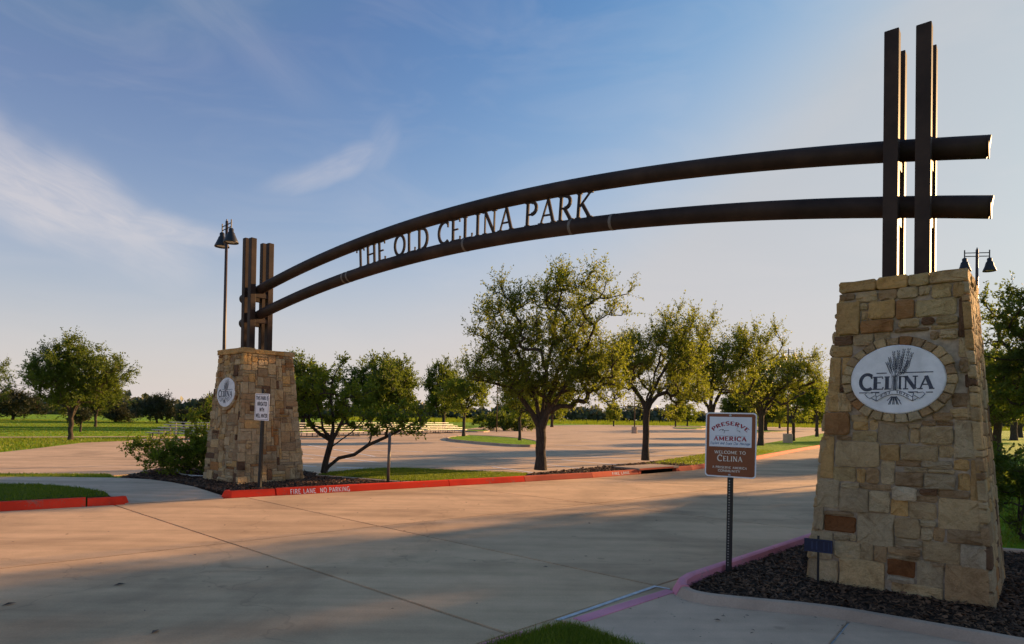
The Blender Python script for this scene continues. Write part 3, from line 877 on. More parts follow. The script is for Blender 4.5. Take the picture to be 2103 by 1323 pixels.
FRONT_R = """b -0.493 2.822 -0.388 2.899;t -0.368 2.782 -0.186 2.886;b -0.177 2.791 -0.021 2.893;t -0.012 2.784 0.143 2.901;t 0.152 2.797 0.238 2.885;y 0.252 2.761 0.402 2.885;o 0.419 2.749 0.535 2.888;o -0.488 2.475 -0.332 2.802;t -0.340 2.710 -0.269 2.773;t -0.318 2.605 -0.262 2.697;o -0.258 2.609 -0.033 2.785;r -0.024 2.592 0.117 2.770;y 0.122 2.598 0.439 2.755;d 0.461 2.388 0.546 2.741;r -0.320 2.476 -0.045 2.595;t -0.002 2.506 0.161 2.589;d 0.174 2.518 0.278 2.592;y 0.296 2.518 0.453 2.589;y 0.252 2.468 0.454 2.511;b -0.034 2.466 0.234 2.499;d -0.524 2.374 -0.389 2.468;t -0.379 2.364 -0.208 2.467;t -0.198 2.399 -0.072 2.467;o -0.534 2.259 -0.392 2.363;t 0.320 2.380 0.459 2.460;t 0.468 2.204 0.565 2.377;b 0.244 2.382 0.315 2.458;o -0.577 1.716 -0.491 2.251;g -0.487 1.964 -0.453 2.201;d -0.489 1.912 -0.440 1.956;t -0.509 1.716 -0.383 1.900;o -0.465 2.014 -0.372 2.245;b 0.474 2.074 0.525 2.200;y 0.533 2.072 0.583 2.197;d 0.514 1.938 0.595 2.052;t 0.533 1.650 0.607 1.928;b 0.418 1.763 0.524 1.888;t 0.411 1.670 0.529 1.753;r -0.589 1.487 -0.400 1.710;t -0.388 1.623 -0.236 1.687;o -0.364 1.539 -0.235 1.619;t -0.226 1.542 -0.155 1.640;y -0.366 1.431 -0.161 1.530;b -0.508 1.437 -0.377 1.477;b 0.280 1.643 0.430 1.711;b 0.311 1.593 0.431 1.636;b 0.204 1.593 0.305 1.641;t 0.437 1.649 0.560 1.752;t 0.568 1.651 0.624 1.752;g -0.149 1.425 0.099 1.595;g 0.102 1.568 0.189 1.607;t 0.108 1.430 0.186 1.561;t 0.194 1.429 0.432 1.588;g 0.440 1.310 0.644 1.641;o -0.631 1.062 -0.526 1.469;t -0.509 1.192 -0.137 1.429;o -0.125 1.265 0.030 1.410;t 0.043 1.277 0.326 1.415;t 0.333 1.313 0.434 1.418;g -0.119 1.043 -0.013 1.259;y -0.531 1.041 -0.330 1.183;o -0.321 1.040 -0.249 1.174;b -0.242 1.040 -0.131 1.181;b 0.000 1.215 0.201 1.273;g 0.208 1.208 0.428 1.284;g 0.069 1.170 0.252 1.212;g 0.256 1.172 0.450 1.203;o 0.439 1.204 0.554 1.298;o 0.566 0.954 0.675 1.301;b -0.001 1.035 0.217 1.162;g 0.227 1.030 0.458 1.164;o 0.473 1.030 0.561 1.181;g -0.658 0.771 -0.471 1.048;g -0.448 0.983 -0.298 1.029;b -0.289 0.986 -0.035 1.033;g -0.464 0.757 -0.220 0.978;g -0.212 0.771 -0.041 0.972;w -0.023 0.902 0.171 1.029;d 0.198 0.969 0.327 1.028;b 0.331 0.962 0.562 1.025;b 0.164 0.903 0.329 0.959;o -0.031 0.759 0.104 0.912;t 0.111 0.751 0.320 0.897;t 0.337 0.685 0.695 0.957;g -0.682 0.548 -0.603 0.773;b -0.594 0.708 -0.341 0.747;D -0.596 0.555 -0.318 0.706;g -0.308 0.461 0.000 0.766;t 0.006 0.564 0.197 0.752;g 0.202 0.689 0.321 0.748;g 0.203 0.561 0.294 0.681;b 0.299 0.571 0.381 0.692;b 0.402 0.579 0.614 0.693;s 0.625 0.392 0.714 0.679;g -0.694 0.276 -0.517 0.541;g -0.507 0.474 -0.367 0.543;g -0.360 0.482 -0.313 0.541;g -0.497 0.304 -0.276 0.472;t -0.272 0.306 -0.170 0.480;b -0.162 0.318 -0.058 0.472;g 0.009 0.488 0.216 0.560;b -0.046 0.416 0.209 0.478;g -0.049 0.370 0.202 0.408;t 0.225 0.392 0.501 0.569;s 0.507 0.367 0.624 0.575;g -0.730 0.019 -0.638 0.263;g -0.629 0.062 -0.462 0.268;t -0.446 0.068 -0.071 0.318;D -0.047 0.222 0.167 0.364;w -0.045 0.165 0.163 0.217;g 0.182 0.164 0.382 0.389;b 0.396 0.080 0.737 0.386;t -0.012 0.065 0.077 0.172;t 0.083 0.063 0.382 0.169;g -0.735 -0.057 -0.625 0.016;t -0.621 -0.009 -0.425 0.060;g -0.416 0.007 -0.245 0.078;g -0.236 0.006 -0.043 0.093;b -0.038 -0.017 0.189 0.064;g 0.197 -0.001 0.391 0.078;t 0.395 -0.046 0.752 0.076;b 0.275 0.349 0.387 0.384"""


def face_map(W, k):
    """k = 0 front (towards the street), 1 right, 2 back, 3 left; (u, v, n) -> local pier coordinates (x along arch, y away from street)"""
    def fm(u, v, n):
        w = W['bw'] + (W['tw'] - W['bw']) * v / W['H'] + n
        x, y = u, -w
        for _ in range(k):
            x, y = -y, x
        return Vector((x, y, v + W['z0']))
    return fm


def stone_geom(u0, v0, u1, v1, n0, n1, rng, fm, mort=0.0048, rough=1.0):
    """chamfered, slightly irregular block"""
    w, h = u1 - u0, v1 - v0
    c = min(0.011, 0.16 * min(w, h))
    j = lambda s=0.006: rng.uniform(-s, s) * rough
    a0, a1, b0, b1 = u0 + mort, u1 - mort, v0 + mort, v1 - mort
    um, vm = (a0 + a1) / 2 + j(0.2 * w), (b0 + b1) / 2 + j(0.15 * h)
    cc = min(0.013, 0.16 * min(w, h)) * rng.uniform(0.5, 1.5)
    ring = [(a0 + cc, b0), (um, b0 + j()), (a1 - cc, b0), (a1, b0 + cc), (a1 + j(), vm), (a1, b1 - cc), (a1 - cc, b1), (um, b1 + j()), (a0 + cc, b1), (a0, b1 - cc), (a0 + j(), vm), (a0, b0 + cc)]
    ring = [(x + j(0.004), y + j(0.004)) for x, y in ring]
    vs, k = [], len(ring)
    cx, cy = (a0 + a1) / 2, (b0 + b1) / 2
    for x, y in ring:
        vs.append(fm(x, y, n0))
    nn = [n1 - c * 0.55 + j(0.003) for _ in ring]
    for (x, y), q in zip(ring, nn):
        vs.append(fm(x, y, q))
    for x, y in ring:
        sx = x - math.copysign(min(c, abs(x - cx) * 0.5), x - cx)
        sy = y - math.copysign(min(c, abs(y - cy) * 0.5), y - cy)
        vs.append(fm(sx, sy, n1 + j(0.009)))
    vs.append(fm(cx + j(0.1 * w), cy + j(0.1 * h), n1 + rng.uniform(-0.004, 0.014) * rough))
    fs = []
    for i in range(k):
        i2 = (i + 1) % k
        fs.append((i, i2, k + i2, k + i))
        fs.append((k + i, k + i2, 2 * k + i2, 2 * k + i))
        fs.append((2 * k + i, 2 * k + i2, 3 * k))
    return vs, fs


def random_ashlar(W, rng, cell=0.062, vmax=None):
    """greedy random-ashlar packing on a tapering face"""
    H = vmax or W['H']
    rows = int(H / cell)
    ch = H / rows
    cols = int(2 * W['bw'] / cell)
    occ = [[False] * cols for _ in range(rows)]
    out = []
    for r in range(rows):
        for c in range(cols):
            if occ[r][c]:
                continue
            free = 0
            while c + free < cols and not occ[r][c + free] and free < 7:
                free += 1
            w = min(free, rng.choice((1, 2, 2, 3, 3, 4, 4, 5, 6)))
            if free - w == 1:
                w = free if w < 6 else w
            hmax = rng.choice((1, 1, 2, 2, 3, 3, 4)) if w < 5 else rng.choice((1, 2, 3))
            if w == 1:
                hmax = max(hmax, 2)
            h = 0
            while r + h < rows and h < hmax and all(not occ[r + h][c + q] for q in range(w)):
                h += 1
            for y in range(h):
                for q in range(w):
                    occ[r + y][c + q] = True
            v0, v1 = r * ch, (r + h) * ch
            vm = (v0 + v1) / 2
            hw = W['bw'] + (W['tw'] - W['bw']) * vm / W['H']
            out.append((-hw + 2 * hw * c / cols, v0, -hw + 2 * hw * (c + w) / cols, v1))
    return out


STONE_NAMES = 'tttttgggggoobbbbrd'


def build_pier(origin, W, label, front, rng, mouths):
    root = empty('stone_pier', origin, -TH - (0.022 if front else 0.0))
    tag(root, label, 'pier', 'stone entrance piers')
    H, z0 = W['H'], W['z0']
    mb = MB()
    vs = []
    for z, w in ((-0.12, W['bw'] + 0.012), (H, W['tw'])):
        vs += [(-w, -w, z + z0), (w, -w, z + z0), (w, w, z + z0), (-w, w, z + z0)]
    mb.add(vs, [(3, 2, 1, 0), (4, 5, 6, 7), (0, 1, 5, 4), (1, 2, 6, 5), (2, 3, 7, 6), (3, 0, 4, 7)])
    mb.build('mortar_core', 'mortar', root)
    for k in range(4):
        fm = face_map(W, k)
        if k == 0 and front:
            items = []
            for s in front.split(';'):
                q = s.split()
                f4 = list(map(float, q[1:]))
                items.append((q[0], f4[0] - 0.005, f4[1] - 0.004, f4[2] + 0.005, f4[3] + 0.004))
            sc = 1.0
        else:
            items = [(rng.choice(STONE_NAMES), *r) for r in random_ashlar(W, rng, vmax=H)]
        shown = k in mouths
        joined = MB()
        for cl_, u0, v0, u1, v1 in items:
            v1 = min(v1, H - 0.002)
            if v1 - v0 < 0.02:
                continue
            vm = (v0 + v1) / 2
            hw = W['bw'] + (W['tw'] - W['bw']) * vm / H
            if k == 0 and front:
                if u0 < -hw + 0.06:
                    u0 = -hw - 0.02
                if u1 > hw - 0.06:
                    u1 = hw - 0.004
            else:
                if u0 < -hw + 0.005:
                    u0 = -hw - (rng.uniform(0.036, 0.046) if k == 1 else rng.uniform(0.005, 0.03))
                if k == 0 and u1 > hw - 0.005:
                    u1 = hw - 0.004
                    hw = 9.0
                if u1 > hw - 0.005:
                    u1 = hw + rng.uniform(0.005, 0.03)
            big = min(1.0, (u1 - u0) * (v1 - v0) / 0.05)
            vs, fs = stone_geom(u0, v0, u1, v1, -0.03, (rng.uniform(0.028, 0.031) if k == 1 else rng.uniform(0.010, 0.042) + 0.008 * big), rng, fm, rough=0.3 if k == 1 else 1.0)
            if shown:
                MB().add(vs, fs).build('stone', 'S' + cl_, root)
            else:
                joined.add(vs, fs)
        if not shown:
            o = joined.build('stones', 'St', root)
            o['kind'] = 'stuff'
    # cap course of overhanging slabs
    cw = W['tw'] + (0.03 if front else 0.045)
    zc0, zc1 = H + z0 - 0.004, H + z0 + 0.115
    for k in range(4):
        cuts = [-cw] + sorted(rng.uniform(-0.8, 0.8) * cw for _ in range(2)) + [cw]
        if k == 0 and front:
            cuts = [-cw, -0.19, 0.07, 0.235, cw]
        if k in (1, 3):
            cuts = [max(-cw + 0.25, min(cw - 0.25, q)) for q in cuts]
            cuts[0], cuts[-1] = -cw + 0.251, cw - 0.251

        def fc(u, v, n, k=k):
            x, y = u, -(cw + n)
            for _ in range(k):
                x, y = -y, x
            return Vector((x, y, v))
        for a, b_ in zip(cuts[:-1], cuts[1:]):
            if b_ - a < 0.04:
                continue
            vs, fs = stone_geom(a, zc0 + rng.uniform(-0.008, 0.006), b_, zc1 + rng.uniform(-0.008, 0.004), -0.25, rng.uniform(-0.004, 0.014), rng, fc, 0.004)
            MB().add(vs, fs + [tuple(range(12))[::-1]]).build('cap_stone', rng.choice(['So', 'St', 'So', 'Sy']), root)
    MB().box(-cw + 0.2, cw - 0.2, -cw + 0.2, cw - 0.2, H + z0 - 0.01, zc1 - 0.012).build('cap_bed', 'mortar', root)
    return root


def ellipse_ring(root, W, rng, a, b_, vc, n, ph=0.0):
    """oval of wedge stones and the oval plaque, on the front face"""
    fm = face_map(W, 0)
    for i in range(n):
        t0, t1 = 2 * math.pi * i / n + ph, 2 * math.pi * (i + 1) / n + ph
        g_ = 0.007
        r0, r1 = 1.005, 1.0 + rng.uniform(0.19, 0.245)
        n1 = rng.uniform(0.062, 0.082)
        vs, fs = [], []
        seg = 3
        inner, outer = [], []
        for j in range(seg + 1):
            t = t0 + g_ + (t1 - t0 - 2 * g_) * j / seg
            inner.append((a * r0 * math.cos(t), vc + b_ * r0 * math.sin(t)))
            rr = r1 + rng.uniform(-0.012, 0.012)
            outer.append(((a * 1.0 + a * (rr - 1) * 0.95) * math.cos(t), vc + (b_ + b_ * (rr - 1) * 1.12) * math.sin(t)))
        ring = inner + outer[::-1]
        k = len(ring)
        cx = sum(p[0] for p in ring) / k
        cy = sum(p[1] for p in ring) / k
        for x, y in ring:
            vs.append(fm(x, y, 0.0))
        for x, y in ring:
            vs.append(fm(x, y, n1 - 0.010))
        for x, y in ring:
            vs.append(fm(cx + (x - cx) * 0.86, cy + (y - cy) * 0.86, n1 + rng.uniform(-0.004, 0.004)))
        for q in range(k):
            q2 = (q + 1) % k
            fs.append((q, q2, k + q2, k + q))
            fs.append((k + q, k + q2, 2 * k + q2, 2 * k + q))
        fs.append(tuple(2 * k + q for q in range(k)))
        vs.append(None)
        vs.pop()
        MB().add(vs, fs).build('ring_stone', 'S' + rng.choice('bbttggbtr'), root)
    # plaque
    mb = MB()
    vs, fs = [], []
    K = 56
    for sc, nn in ((1.0, 0.0), (1.0, 0.066), (0.97, 0.074)):
        for i in range(K):
            t = 2 * math.pi * i / K
            vs.append(fm(a * sc * math.cos(t), vc + b_ * sc * math.sin(t), nn))
    for L in range(2):
        for i in range(K):
            fs.append((L * K + i, L * K + (i + 1) % K, (L + 1) * K + (i + 1) % K, (L + 1) * K + i))
    fs.append(tuple(2 * K + i for i in range(K)))
    mb.add(vs, fs)
    pl = mb.build('oval_plaque', 'plaque_white', root)
    fr = lambda x, y, z: fm(a * x, vc + b_ * y, 0.0745 + z)
    # town name
    st, w = strokes_of('ELINA', 0.22, 0.09, 0.15, 0.05)
    mb = MB()
    i = 0
    cw = 0.28
    for ci, wd, pts in strokes_of('C', 0.20, 0.09, 0.0, 0.05)[0]:
        ribbon(mb, pts, wd, lambda x, y, z: fr(-0.80 + x * 0.40, -0.30 + y * 0.455, z), 0.001 + 0.0002 * i)
        i += 1
    for ci, wd, pts in st:
        ribbon(mb, pts, wd, lambda x, y, z: fr(-0.50 + x * 1.24 / w, -0.29 + y * 0.37, z), 0.001 + 0.0001 * (i % 14))
        i += 1
    mb.build('town_name', 'plaque_ink', pl)
    # rules above and below
    mb = MB()
    for x0, x1, y in ((-0.43, -0.21, 0.185), (0.06, 0.74, 0.185), (-0.80, -0.62, -0.385), (-0.54, -0.36, -0.375), (0.24, 0.44, -0.375), (0.60, 0.74, -0.385)):
        ribbon(mb, [(x0, y), (x1, y)], 0.028, fr, 0.0012)
    mb.build('rule_lines', 'plaque_ink', pl)
    # wheat sheaf: stalks, ears of kernels, loose stems below the band
    mb = MB()
    q = 0
    wh = MB()
    ribbon(wh, [(-0.03, 0.30), (-0.035, -0.32)], 0.16, fr, 0.0030)
    wh.build('sheaf_ground', 'plaque_white', pl)
    ears = [(-0.20, 0.20, 0.46), (-0.15, 0.28, 0.60), (-0.07, 0.34, 0.76), (0.03, 0.36, 0.78), (0.14, 0.37, 0.82), (0.24, 0.30, 0.83), (0.30, 0.25, 0.70), (0.22, 0.16, 0.48), (-0.02, 0.22, 0.58), (0.10, 0.2, 0.62)]
    for ei, (ex, e0, e1) in enumerate(ears):
        base = (-0.05 + 0.012 * (ei % 5) - 0.02, 0.05)
        bot = (-0.06 + 0.015 * (ei % 5), -0.32)
        pts = [bot, base, (0.45 * ex - 0.02, 0.5 * (e0 + 0.05) + 0.02), (ex * 0.85, e0 + 0.1), (ex, e1)]
        ribbon(mb, pts, 0.008, fr, 0.0036 + 0.0002 * (ei % 5))
        px, py = ex * 0.55, e0 * 0.75 + 0.02
        for j in range(8):
            f = j / 7.0
            x, y = px + (ex - px) * f, py + (e1 - py) * f
            dx, dy = (ex - px), (e1 - py)
            ln = math.hypot(dx, dy)
            dx, dy = dx / ln, dy / ln
            for s in (-1, 1):
                ox, oy = -dy * s * 0.024, dx * s * 0.024
                q += 1
                ribbon(mb, [(x + ox * 0.3, y + oy * 0.3), (x + ox + dx * 0.022, y + oy + dy * 0.022), (x + ox * 0.8 + dx * 0.055, y + oy * 0.8 + dy * 0.055)], 0.0135, fr, 0.0046 + 0.0001 * (q % 17))
    for j in range(11):
        x = -0.19 + 0.030 * j
        ribbon(mb, [(-0.05 + (x + 0.05) * 0.35, -0.50), (x, -0.62 - 0.13 * abs(math.sin(j * 2.1)))], 0.017, fr, 0.0014 + 0.0001 * j)
    for j in range(6):
        ribbon(mb, [(-0.10 + 0.026 * j, 0.12), (-0.085 + 0.02 * j, -0.1), (-0.10 + 0.026 * j, -0.30)], 0.009, fr, 0.0066 + 0.0001 * j)
    mb.build('wheat_sheaf', 'plaque_ink', pl)
    # ribbon banner
    mb = MB()
    top = [(-0.42 + 0.76 * f, -0.52 + 0.20 * math.sin(math.pi * f)) for f in [i / 14 for i in range(15)]]
    bot = [(x, y - 0.115) for x, y in top]
    wb = MB()
    ribbon(wb, [(x, y - 0.058) for x, y in top], 0.115, fr, 0.0070)
    wb.build('banner_ground', 'plaque_white', pl)
    ribbon(mb, top, 0.014, fr, 0.0076)
    ribbon(mb, bot, 0.014, fr, 0.0077)
    for s, ox in ((-1, -0.04), (1, -0.04)):
        e = (ox + s * 0.38, -0.52)
        ribbon(mb, [e, (e[0], e[1] - 0.115)], 0.014, fr, 0.0078)
        ribbon(mb, [e, (e[0] + s * 0.02, -0.40), (e[0] - s * 0.07, -0.39)], 0.018, fr, 0.0079)
        ribbon(mb, [(e[0] + s * 0.03, -0.47), (e[0] + s * 0.14, -0.56), (e[0] + s * 0.19, -0.52), (e[0] + s * 0.25, -0.43), (e[0] + s * 0.20, -0.38), (e[0] + s * 0.08, -0.40)], 0.016, fr, 0.0080)
        ribbon(mb, [(e[0], e[1] - 0.11), (e[0] + s * 0.10, -0.55)], 0.016, fr, 0.0081)
    mb.build('banner', 'plaque_ink', pl)

    def bow(X, Y):
        f = (X + 0.42) / 0.76
        return X, Y + 0.20 * math.sin(math.pi * max(0, min(1, f)))
    write_flat('banner_text', 'EST. 1876', -0.33, 0.26, -0.605, 0.07, fr, 'plaque_ink', pl, 0.17, 0.11, 0.08, 0.10, z0=0.0084, arcmap=bow)
    return pl


rngR = random.Random(11)
pier_r = build_pier(RP, RW, 'large near stone pier with oval town plaque, right side of the drive', FRONT_R, rngR, (0, 1))
ellipse_ring(pier_r, RW, rngR, 0.385, 0.322, 2.02, 26, 0.1)
rngL = random.Random(5)
pier_l = build_pier(LP, LW, 'smaller far stone pier beside the red kerb, dark posts rising from its top', None, rngL, (0, 1))
ellipse_ring(pier_l, LW, rngL, 0.40, 0.325, 1.98, 24, 0.05)

# ------------------------------------------------------------------ steel arch
arch = empty('entrance_arch', LP, -math.atan2(A2.y * -1, A2.x))
AX = (RP - LP)
DIST = AX.length
ang = math.atan2(AX.y, AX.x)
arch.rotation_euler = (0, 0, ang)
tag(arch, 'brown steel park entrance arch with two curved pipes and raised letters between stone piers', 'arch')
RADI = 33.8


def pipe_z(s, top):
    return top - (s - 6.25) ** 2 / (2 * RADI)


for top, s1 in ((4.955, 13.34), (4.382, 13.36)):
    mb = MB()
    pts = [(s, 0, pipe_z(s, top)) for s in np.linspace(-0.62, s1, 60)]
    mb.tube(pts, 0.108, 20)
    o = mb.build('curved_pipe', 'brown_steel', arch, True)
    rim = MB()
    for s, sg in ((-0.62, -1), (s1, 1)):
        c = Vector((s + sg * 0.004, 0, pipe_z(s, top)))
        rim.tube([c - Vector((sg * 0.012, 0, 0)), c], [0.111, 0.111], 20)
    rim.build('end_rim', 'brown_steel', o, False)
for base, zb in ((0.0, LW['H'] + LW['z0'] + 0.06), (DIST, RW['H'] + RW['z0'] + 0.06)):
    zt = 5.49 if base else 5.56
    for ds in (-0.135, 0.135):
        for off in (-0.21, 0.21):
            mb = MB().box(base + ds - 0.064, base + ds + 0.064, off - 0.064, off + 0.064, zb, zt - (0.03 if off > 0 else 0.0) - (0.04 if ds > 0 else 0))
            mb.build('post', 'brown_steel', arch, False, 0.008)
    mb = MB()
    for top in (4.955, 4.382):
        for ds in (-0.135, 0.135):
            z = pipe_z(base + ds, top)
            mb.box(base + ds - 0.05, base + ds + 0.05, -0.15, 0.15, z - 0.20, z - 0.100)
    mb.build('pipe_saddle', 'brown_steel', arch, False, 0.006)
    for ds in (-0.135, 0.135):
        for off in (-0.21, 0.21):
            MB().box(base + ds - 0.10, base + ds + 0.10, off - 0.10, off + 0.10, zb - 0.02, zb + 0.012).build('base_plate', 'brown_steel', arch)
# weld marks on the lower pipe
for s in (3.32, 3.46, 6.55, 8.62, 9.28):
    pts = [(s + d, 0, pipe_z(s + d, 4.382)) for d in (-0.022, 0.022)]
    MB().tube(pts, 0.1105, 20, False).build('weld_band', 'weld_grey', arch, True)
# letters: each its own steel plate following the curve
TXT = 'THE OLD CELINA PARK'
st, w = strokes_of(TXT, 0.135, 0.062, 0.125, 0.12)
S0, S1 = 3.66, 8.93
per = {}
for item in st:
    per.setdefault(item[0], []).append(item)
sx = (S1 - S0) / w
HL = 0.352
for ci, items in per.items():
    xs = [p[0] for it in items for p in it[2]]
    xc = (min(xs) + max(xs)) / 2
    sc = S0 + xc * sx
    zc = pipe_z(sc, 4.382) + 0.108
    slope = -(sc - 6.25) / RADI
    mb = MB()
    for i, (c_, wd, pts) in enumerate(items):
        def fm(x, y, z):
            ds = (x - xc) * sx
            return Vector((sc + ds - slope * (y * HL), z, zc - 0.004 + y * (HL + 0.008) + slope * ds))
        ribbon(mb, pts, wd, fm, 0.012 + 0.0008 * i, 0.022 + 0.0016 * i)
    mb.build('letter', 'brown_steel', arch)

# ------------------------------------------------------------------ kerb lettering (stencilled on the red kerb)
def kerb_text(s, p, q, z0, h, label):
    p, q = Vector((*p, 0)), Vector((*q, 0))
    d = (q - p).normalized()
    nrm = Vector((d.y, -d.x, 0))
    L = (q - p).length
    fr = lambda x, y, z: p + d * x + nrm * (z - 0.43 * (y - 0.008)) + Vector((0, 0, y))
    return write_flat('stencil_lettering', s, 0, L, z0, h, fr, 'stencil_paint', kl, 0.15, 0.13, 0.0, 0.10, z0=0.004)


def on_kerb(t):
    p, q = Vector((-5.0, 11.92, 0)), Vector((-1.4, 14.4, 0))
    v = p.lerp(q, t)
    return (v.x, v.y)


kerb_text('FIRE LANE  NO PARKING', on_kerb(0.19), on_kerb(0.465), 0.012, 0.088, '')
p_, q_ = Vector((2.2, 17.0)), Vector((3.70, 18.33))
kerb_text('FIRE LANE', tuple(p_.lerp(q_, 0.42)), tuple(p_.lerp(q_, 0.80)), 0.03, 0.07, '')

# ------------------------------------------------------------------ storm drain inlet in the kerb
dr = empty('storm_drain', (3.72, 18.34, 0), math.atan2(19.70 - 18.34, 5.24 - 3.72))
tag(dr, 'low concrete storm drain inlet with a dark slot in the coral kerb', 'drain')
LD = math.hypot(5.24 - 3.72, 19.70 - 18.34)
MB().box(0.0, LD, 0.0, 0.95, 0.105, 0.165).build('lid', 'kerb_concrete', dr, False, 0.012)
MB().box(0.0, 0.12, 0.02, 0.93, -0.04, 0.102).build('side_wall', 'coral_paint', dr, False, 0.01)
MB().box(LD - 0.12, LD, 0.02, 0.93, -0.04, 0.102).build('side_wall', 'coral_paint', dr, False, 0.01)
MB().box(0.12, LD - 0.12, 0.16, 0.9, -0.045, 0.098).build('throat_shade', 'inlet_shade', dr)  # near-black block drawn in place of the shade inside the inlet
MB().box(0.02, LD - 0.3, -0.004, 0.006, 0.112, 0.158).build('painted_edge', 'coral_paint', dr)

# ------------------------------------------------------------------ signs
def rounded_rect(w, h, r, n=6):
    pts = []
    for cx, cy, a0 in ((w / 2 - r, h / 2 - r, 0), (-w / 2 + r, h / 2 - r, 90), (-w / 2 + r, -h / 2 + r, 180), (w / 2 - r, -h / 2 + r, 270)):
        for i in range(n + 1):
            t = RAD(a0 + 90 * i / n)
            pts.append((cx + r * math.cos(t), cy + r * math.sin(t)))
    return pts


def plate(name, w, h, r, y0, y1, zc, m, parent, bevel=0.0):
    """panel standing in the local xz plane, front towards -y"""
    pts = rounded_rect(w, h, r)
    k = len(pts)
    vs = [(x, y0, zc + z) for x, z in pts] + [(x, y1, zc + z) for x, z in pts]
    fs = [tuple(range(k)), tuple(range(2 * k - 1, k - 1, -1))] + [(i, k + i, k + (i + 1) % k, (i + 1) % k) for i in range(k)]
    return MB().add(vs, fs).build(name, m, parent)


sg = empty('welcome_sign', (2.21, 6.40, 0.0), RAD(-29))
sg.rotation_euler = (0, RAD(0.4), RAD(-31))
tag(sg, 'brown and white town welcome sign on a black perforated post in the mulch bed', 'sign')
SW, SH, SZ = 0.50, 0.655, 1.335
MB().box(-0.026, 0.026, 0.004, 0.05, -0.05, 1.62).build('post', 'black_iron', sg, False, 0.003)
mb = MB()
for i in range(32):
    z = 0.12 + i * 0.0275
    mb.lathe([(0.0065, 0.0), (0.0065, 0.002), (0.0, 0.002)], 8, (0, 0, 0))
    n8 = 8 * 3
    for j in range(len(mb.v) - n8, len(mb.v)):
        x, y, zz = mb.v[j]
        mb.v[j] = (x - 0.004, 0.0035 - zz, z + y)
mb.build('hole_light_discs', 'sign_aluminium', sg)  # pale discs on the solid post stand in for sunlight through its holes
pb = plate('border_panel', SW, SH, 0.035, -0.004, 0.0, SZ, 'sign_white', sg)
plate('brown_field', SW - 0.026, SH - 0.026, 0.026, -0.0055, -0.0042, SZ, 'sign_brown', sg)
U = lambda u: (u - 0.5) * SW
V = lambda v: SZ + (0.5 - v) * SH
wp = MB().box(U(0.08), U(0.907), -0.0072, -0.0058, V(0.531), V(0.067)).build('white_panel', 'sign_panel', sg)
fr = lambda x, y, z: Vector((x, -0.0073 - z, y))
def parc(X, Y):
    c = (U(0.17) + U(0.80)) / 2
    R = 0.235
    t = (X - c) / R * 1.0
    rr = R + (Y - V(0.215))
    return c + rr * math.sin(t), V(0.163) - R + rr * math.cos(t) - 0.02
write_flat('arched_text', 'PRESERVE', U(0.13), U(0.85), V(0.215), 0.036, fr, 'sign_red', sg, 0.22, 0.15, 0.05, 0.12, z0=0.0004, arcmap=parc)
write_flat('red_text', 'AMERICA', U(0.169), U(0.808), V(0.435), 0.041, fr, 'sign_red', sg, 0.22, 0.14, 0.06, 0.10, z0=0.0004)
write_flat('script_text', 'Explore and Enjoy Our Heritage', U(0.10), U(0.875), V(0.493), 0.026, fr, 'sign_blue', sg, 0.13, 0.09, 0.0, 0.07, slant=0.25, z0=0.0004)
mb = MB()
for i, pts in enumerate(([(0.27, 0.285), (0.31, 0.262), (0.35, 0.262), (0.37, 0.28), (0.47, 0.275)], [(0.33, 0.275), (0.36, 0.265), (0.38, 0.295), (0.37, 0.32)], [(0.62, 0.275), (0.66, 0.28), (0.69, 0.297)],
                         [(0.60, 0.20), (0.63, 0.21), (0.62, 0.26)], [(0.20, 0.36), (0.45, 0.362), (0.80, 0.358)], [(0.35, 0.268), (0.33, 0.288)], [(0.68, 0.27), (0.67, 0.30)])):
    ribbon(mb, [(U(a), V(b_)) for a, b_ in pts], 0.0042 if i < 3 else 0.002, fr, 0.0004 + 0.0001 * i)
mb.build('worn_drawing', 'sign_black', sg)
write_flat('cream_text', 'WELCOME TO', U(0.19), U(0.80), V(0.637), 0.029, fr, 'sign_cream', sg, 0.18, 0.11, 0.08, 0.08, z0=0.0004)
write_flat('cream_text', 'C', U(0.245), U(0.345), V(0.752), 0.060, fr, 'sign_cream', sg, 0.16, 0.10, 0.0, 0.05, z0=0.0004)
write_flat('cream_text', 'ELINA', U(0.36), U(0.735), V(0.752), 0.050, fr, 'sign_cream', sg, 0.17, 0.10, 0.09, 0.06, z0=0.0004)
write_flat('cream_text', 'A PRESERVE AMERICA', U(0.15), U(0.825), V(0.866), 0.022, fr, 'sign_cream', sg, 0.20, 0.12, 0.06, 0.08, z0=0.0004)
write_flat('cream_text', 'COMMUNITY', U(0.265), U(0.70), V(0.918), 0.022, fr, 'sign_cream', sg, 0.20, 0.12, 0.06, 0.08, z0=0.0004)
for v in (0.045, 0.965):
    mb = MB().lathe([(0.013, 0.0), (0.013, 0.003), (0.006, 0.006), (0.0, 0.006)], 10)
    mb.v = [(x + U(0.49), -0.0058 - z, y + V(v)) for x, y, z in mb.v]
    mb.build('bolt', 'sign_aluminium', sg)

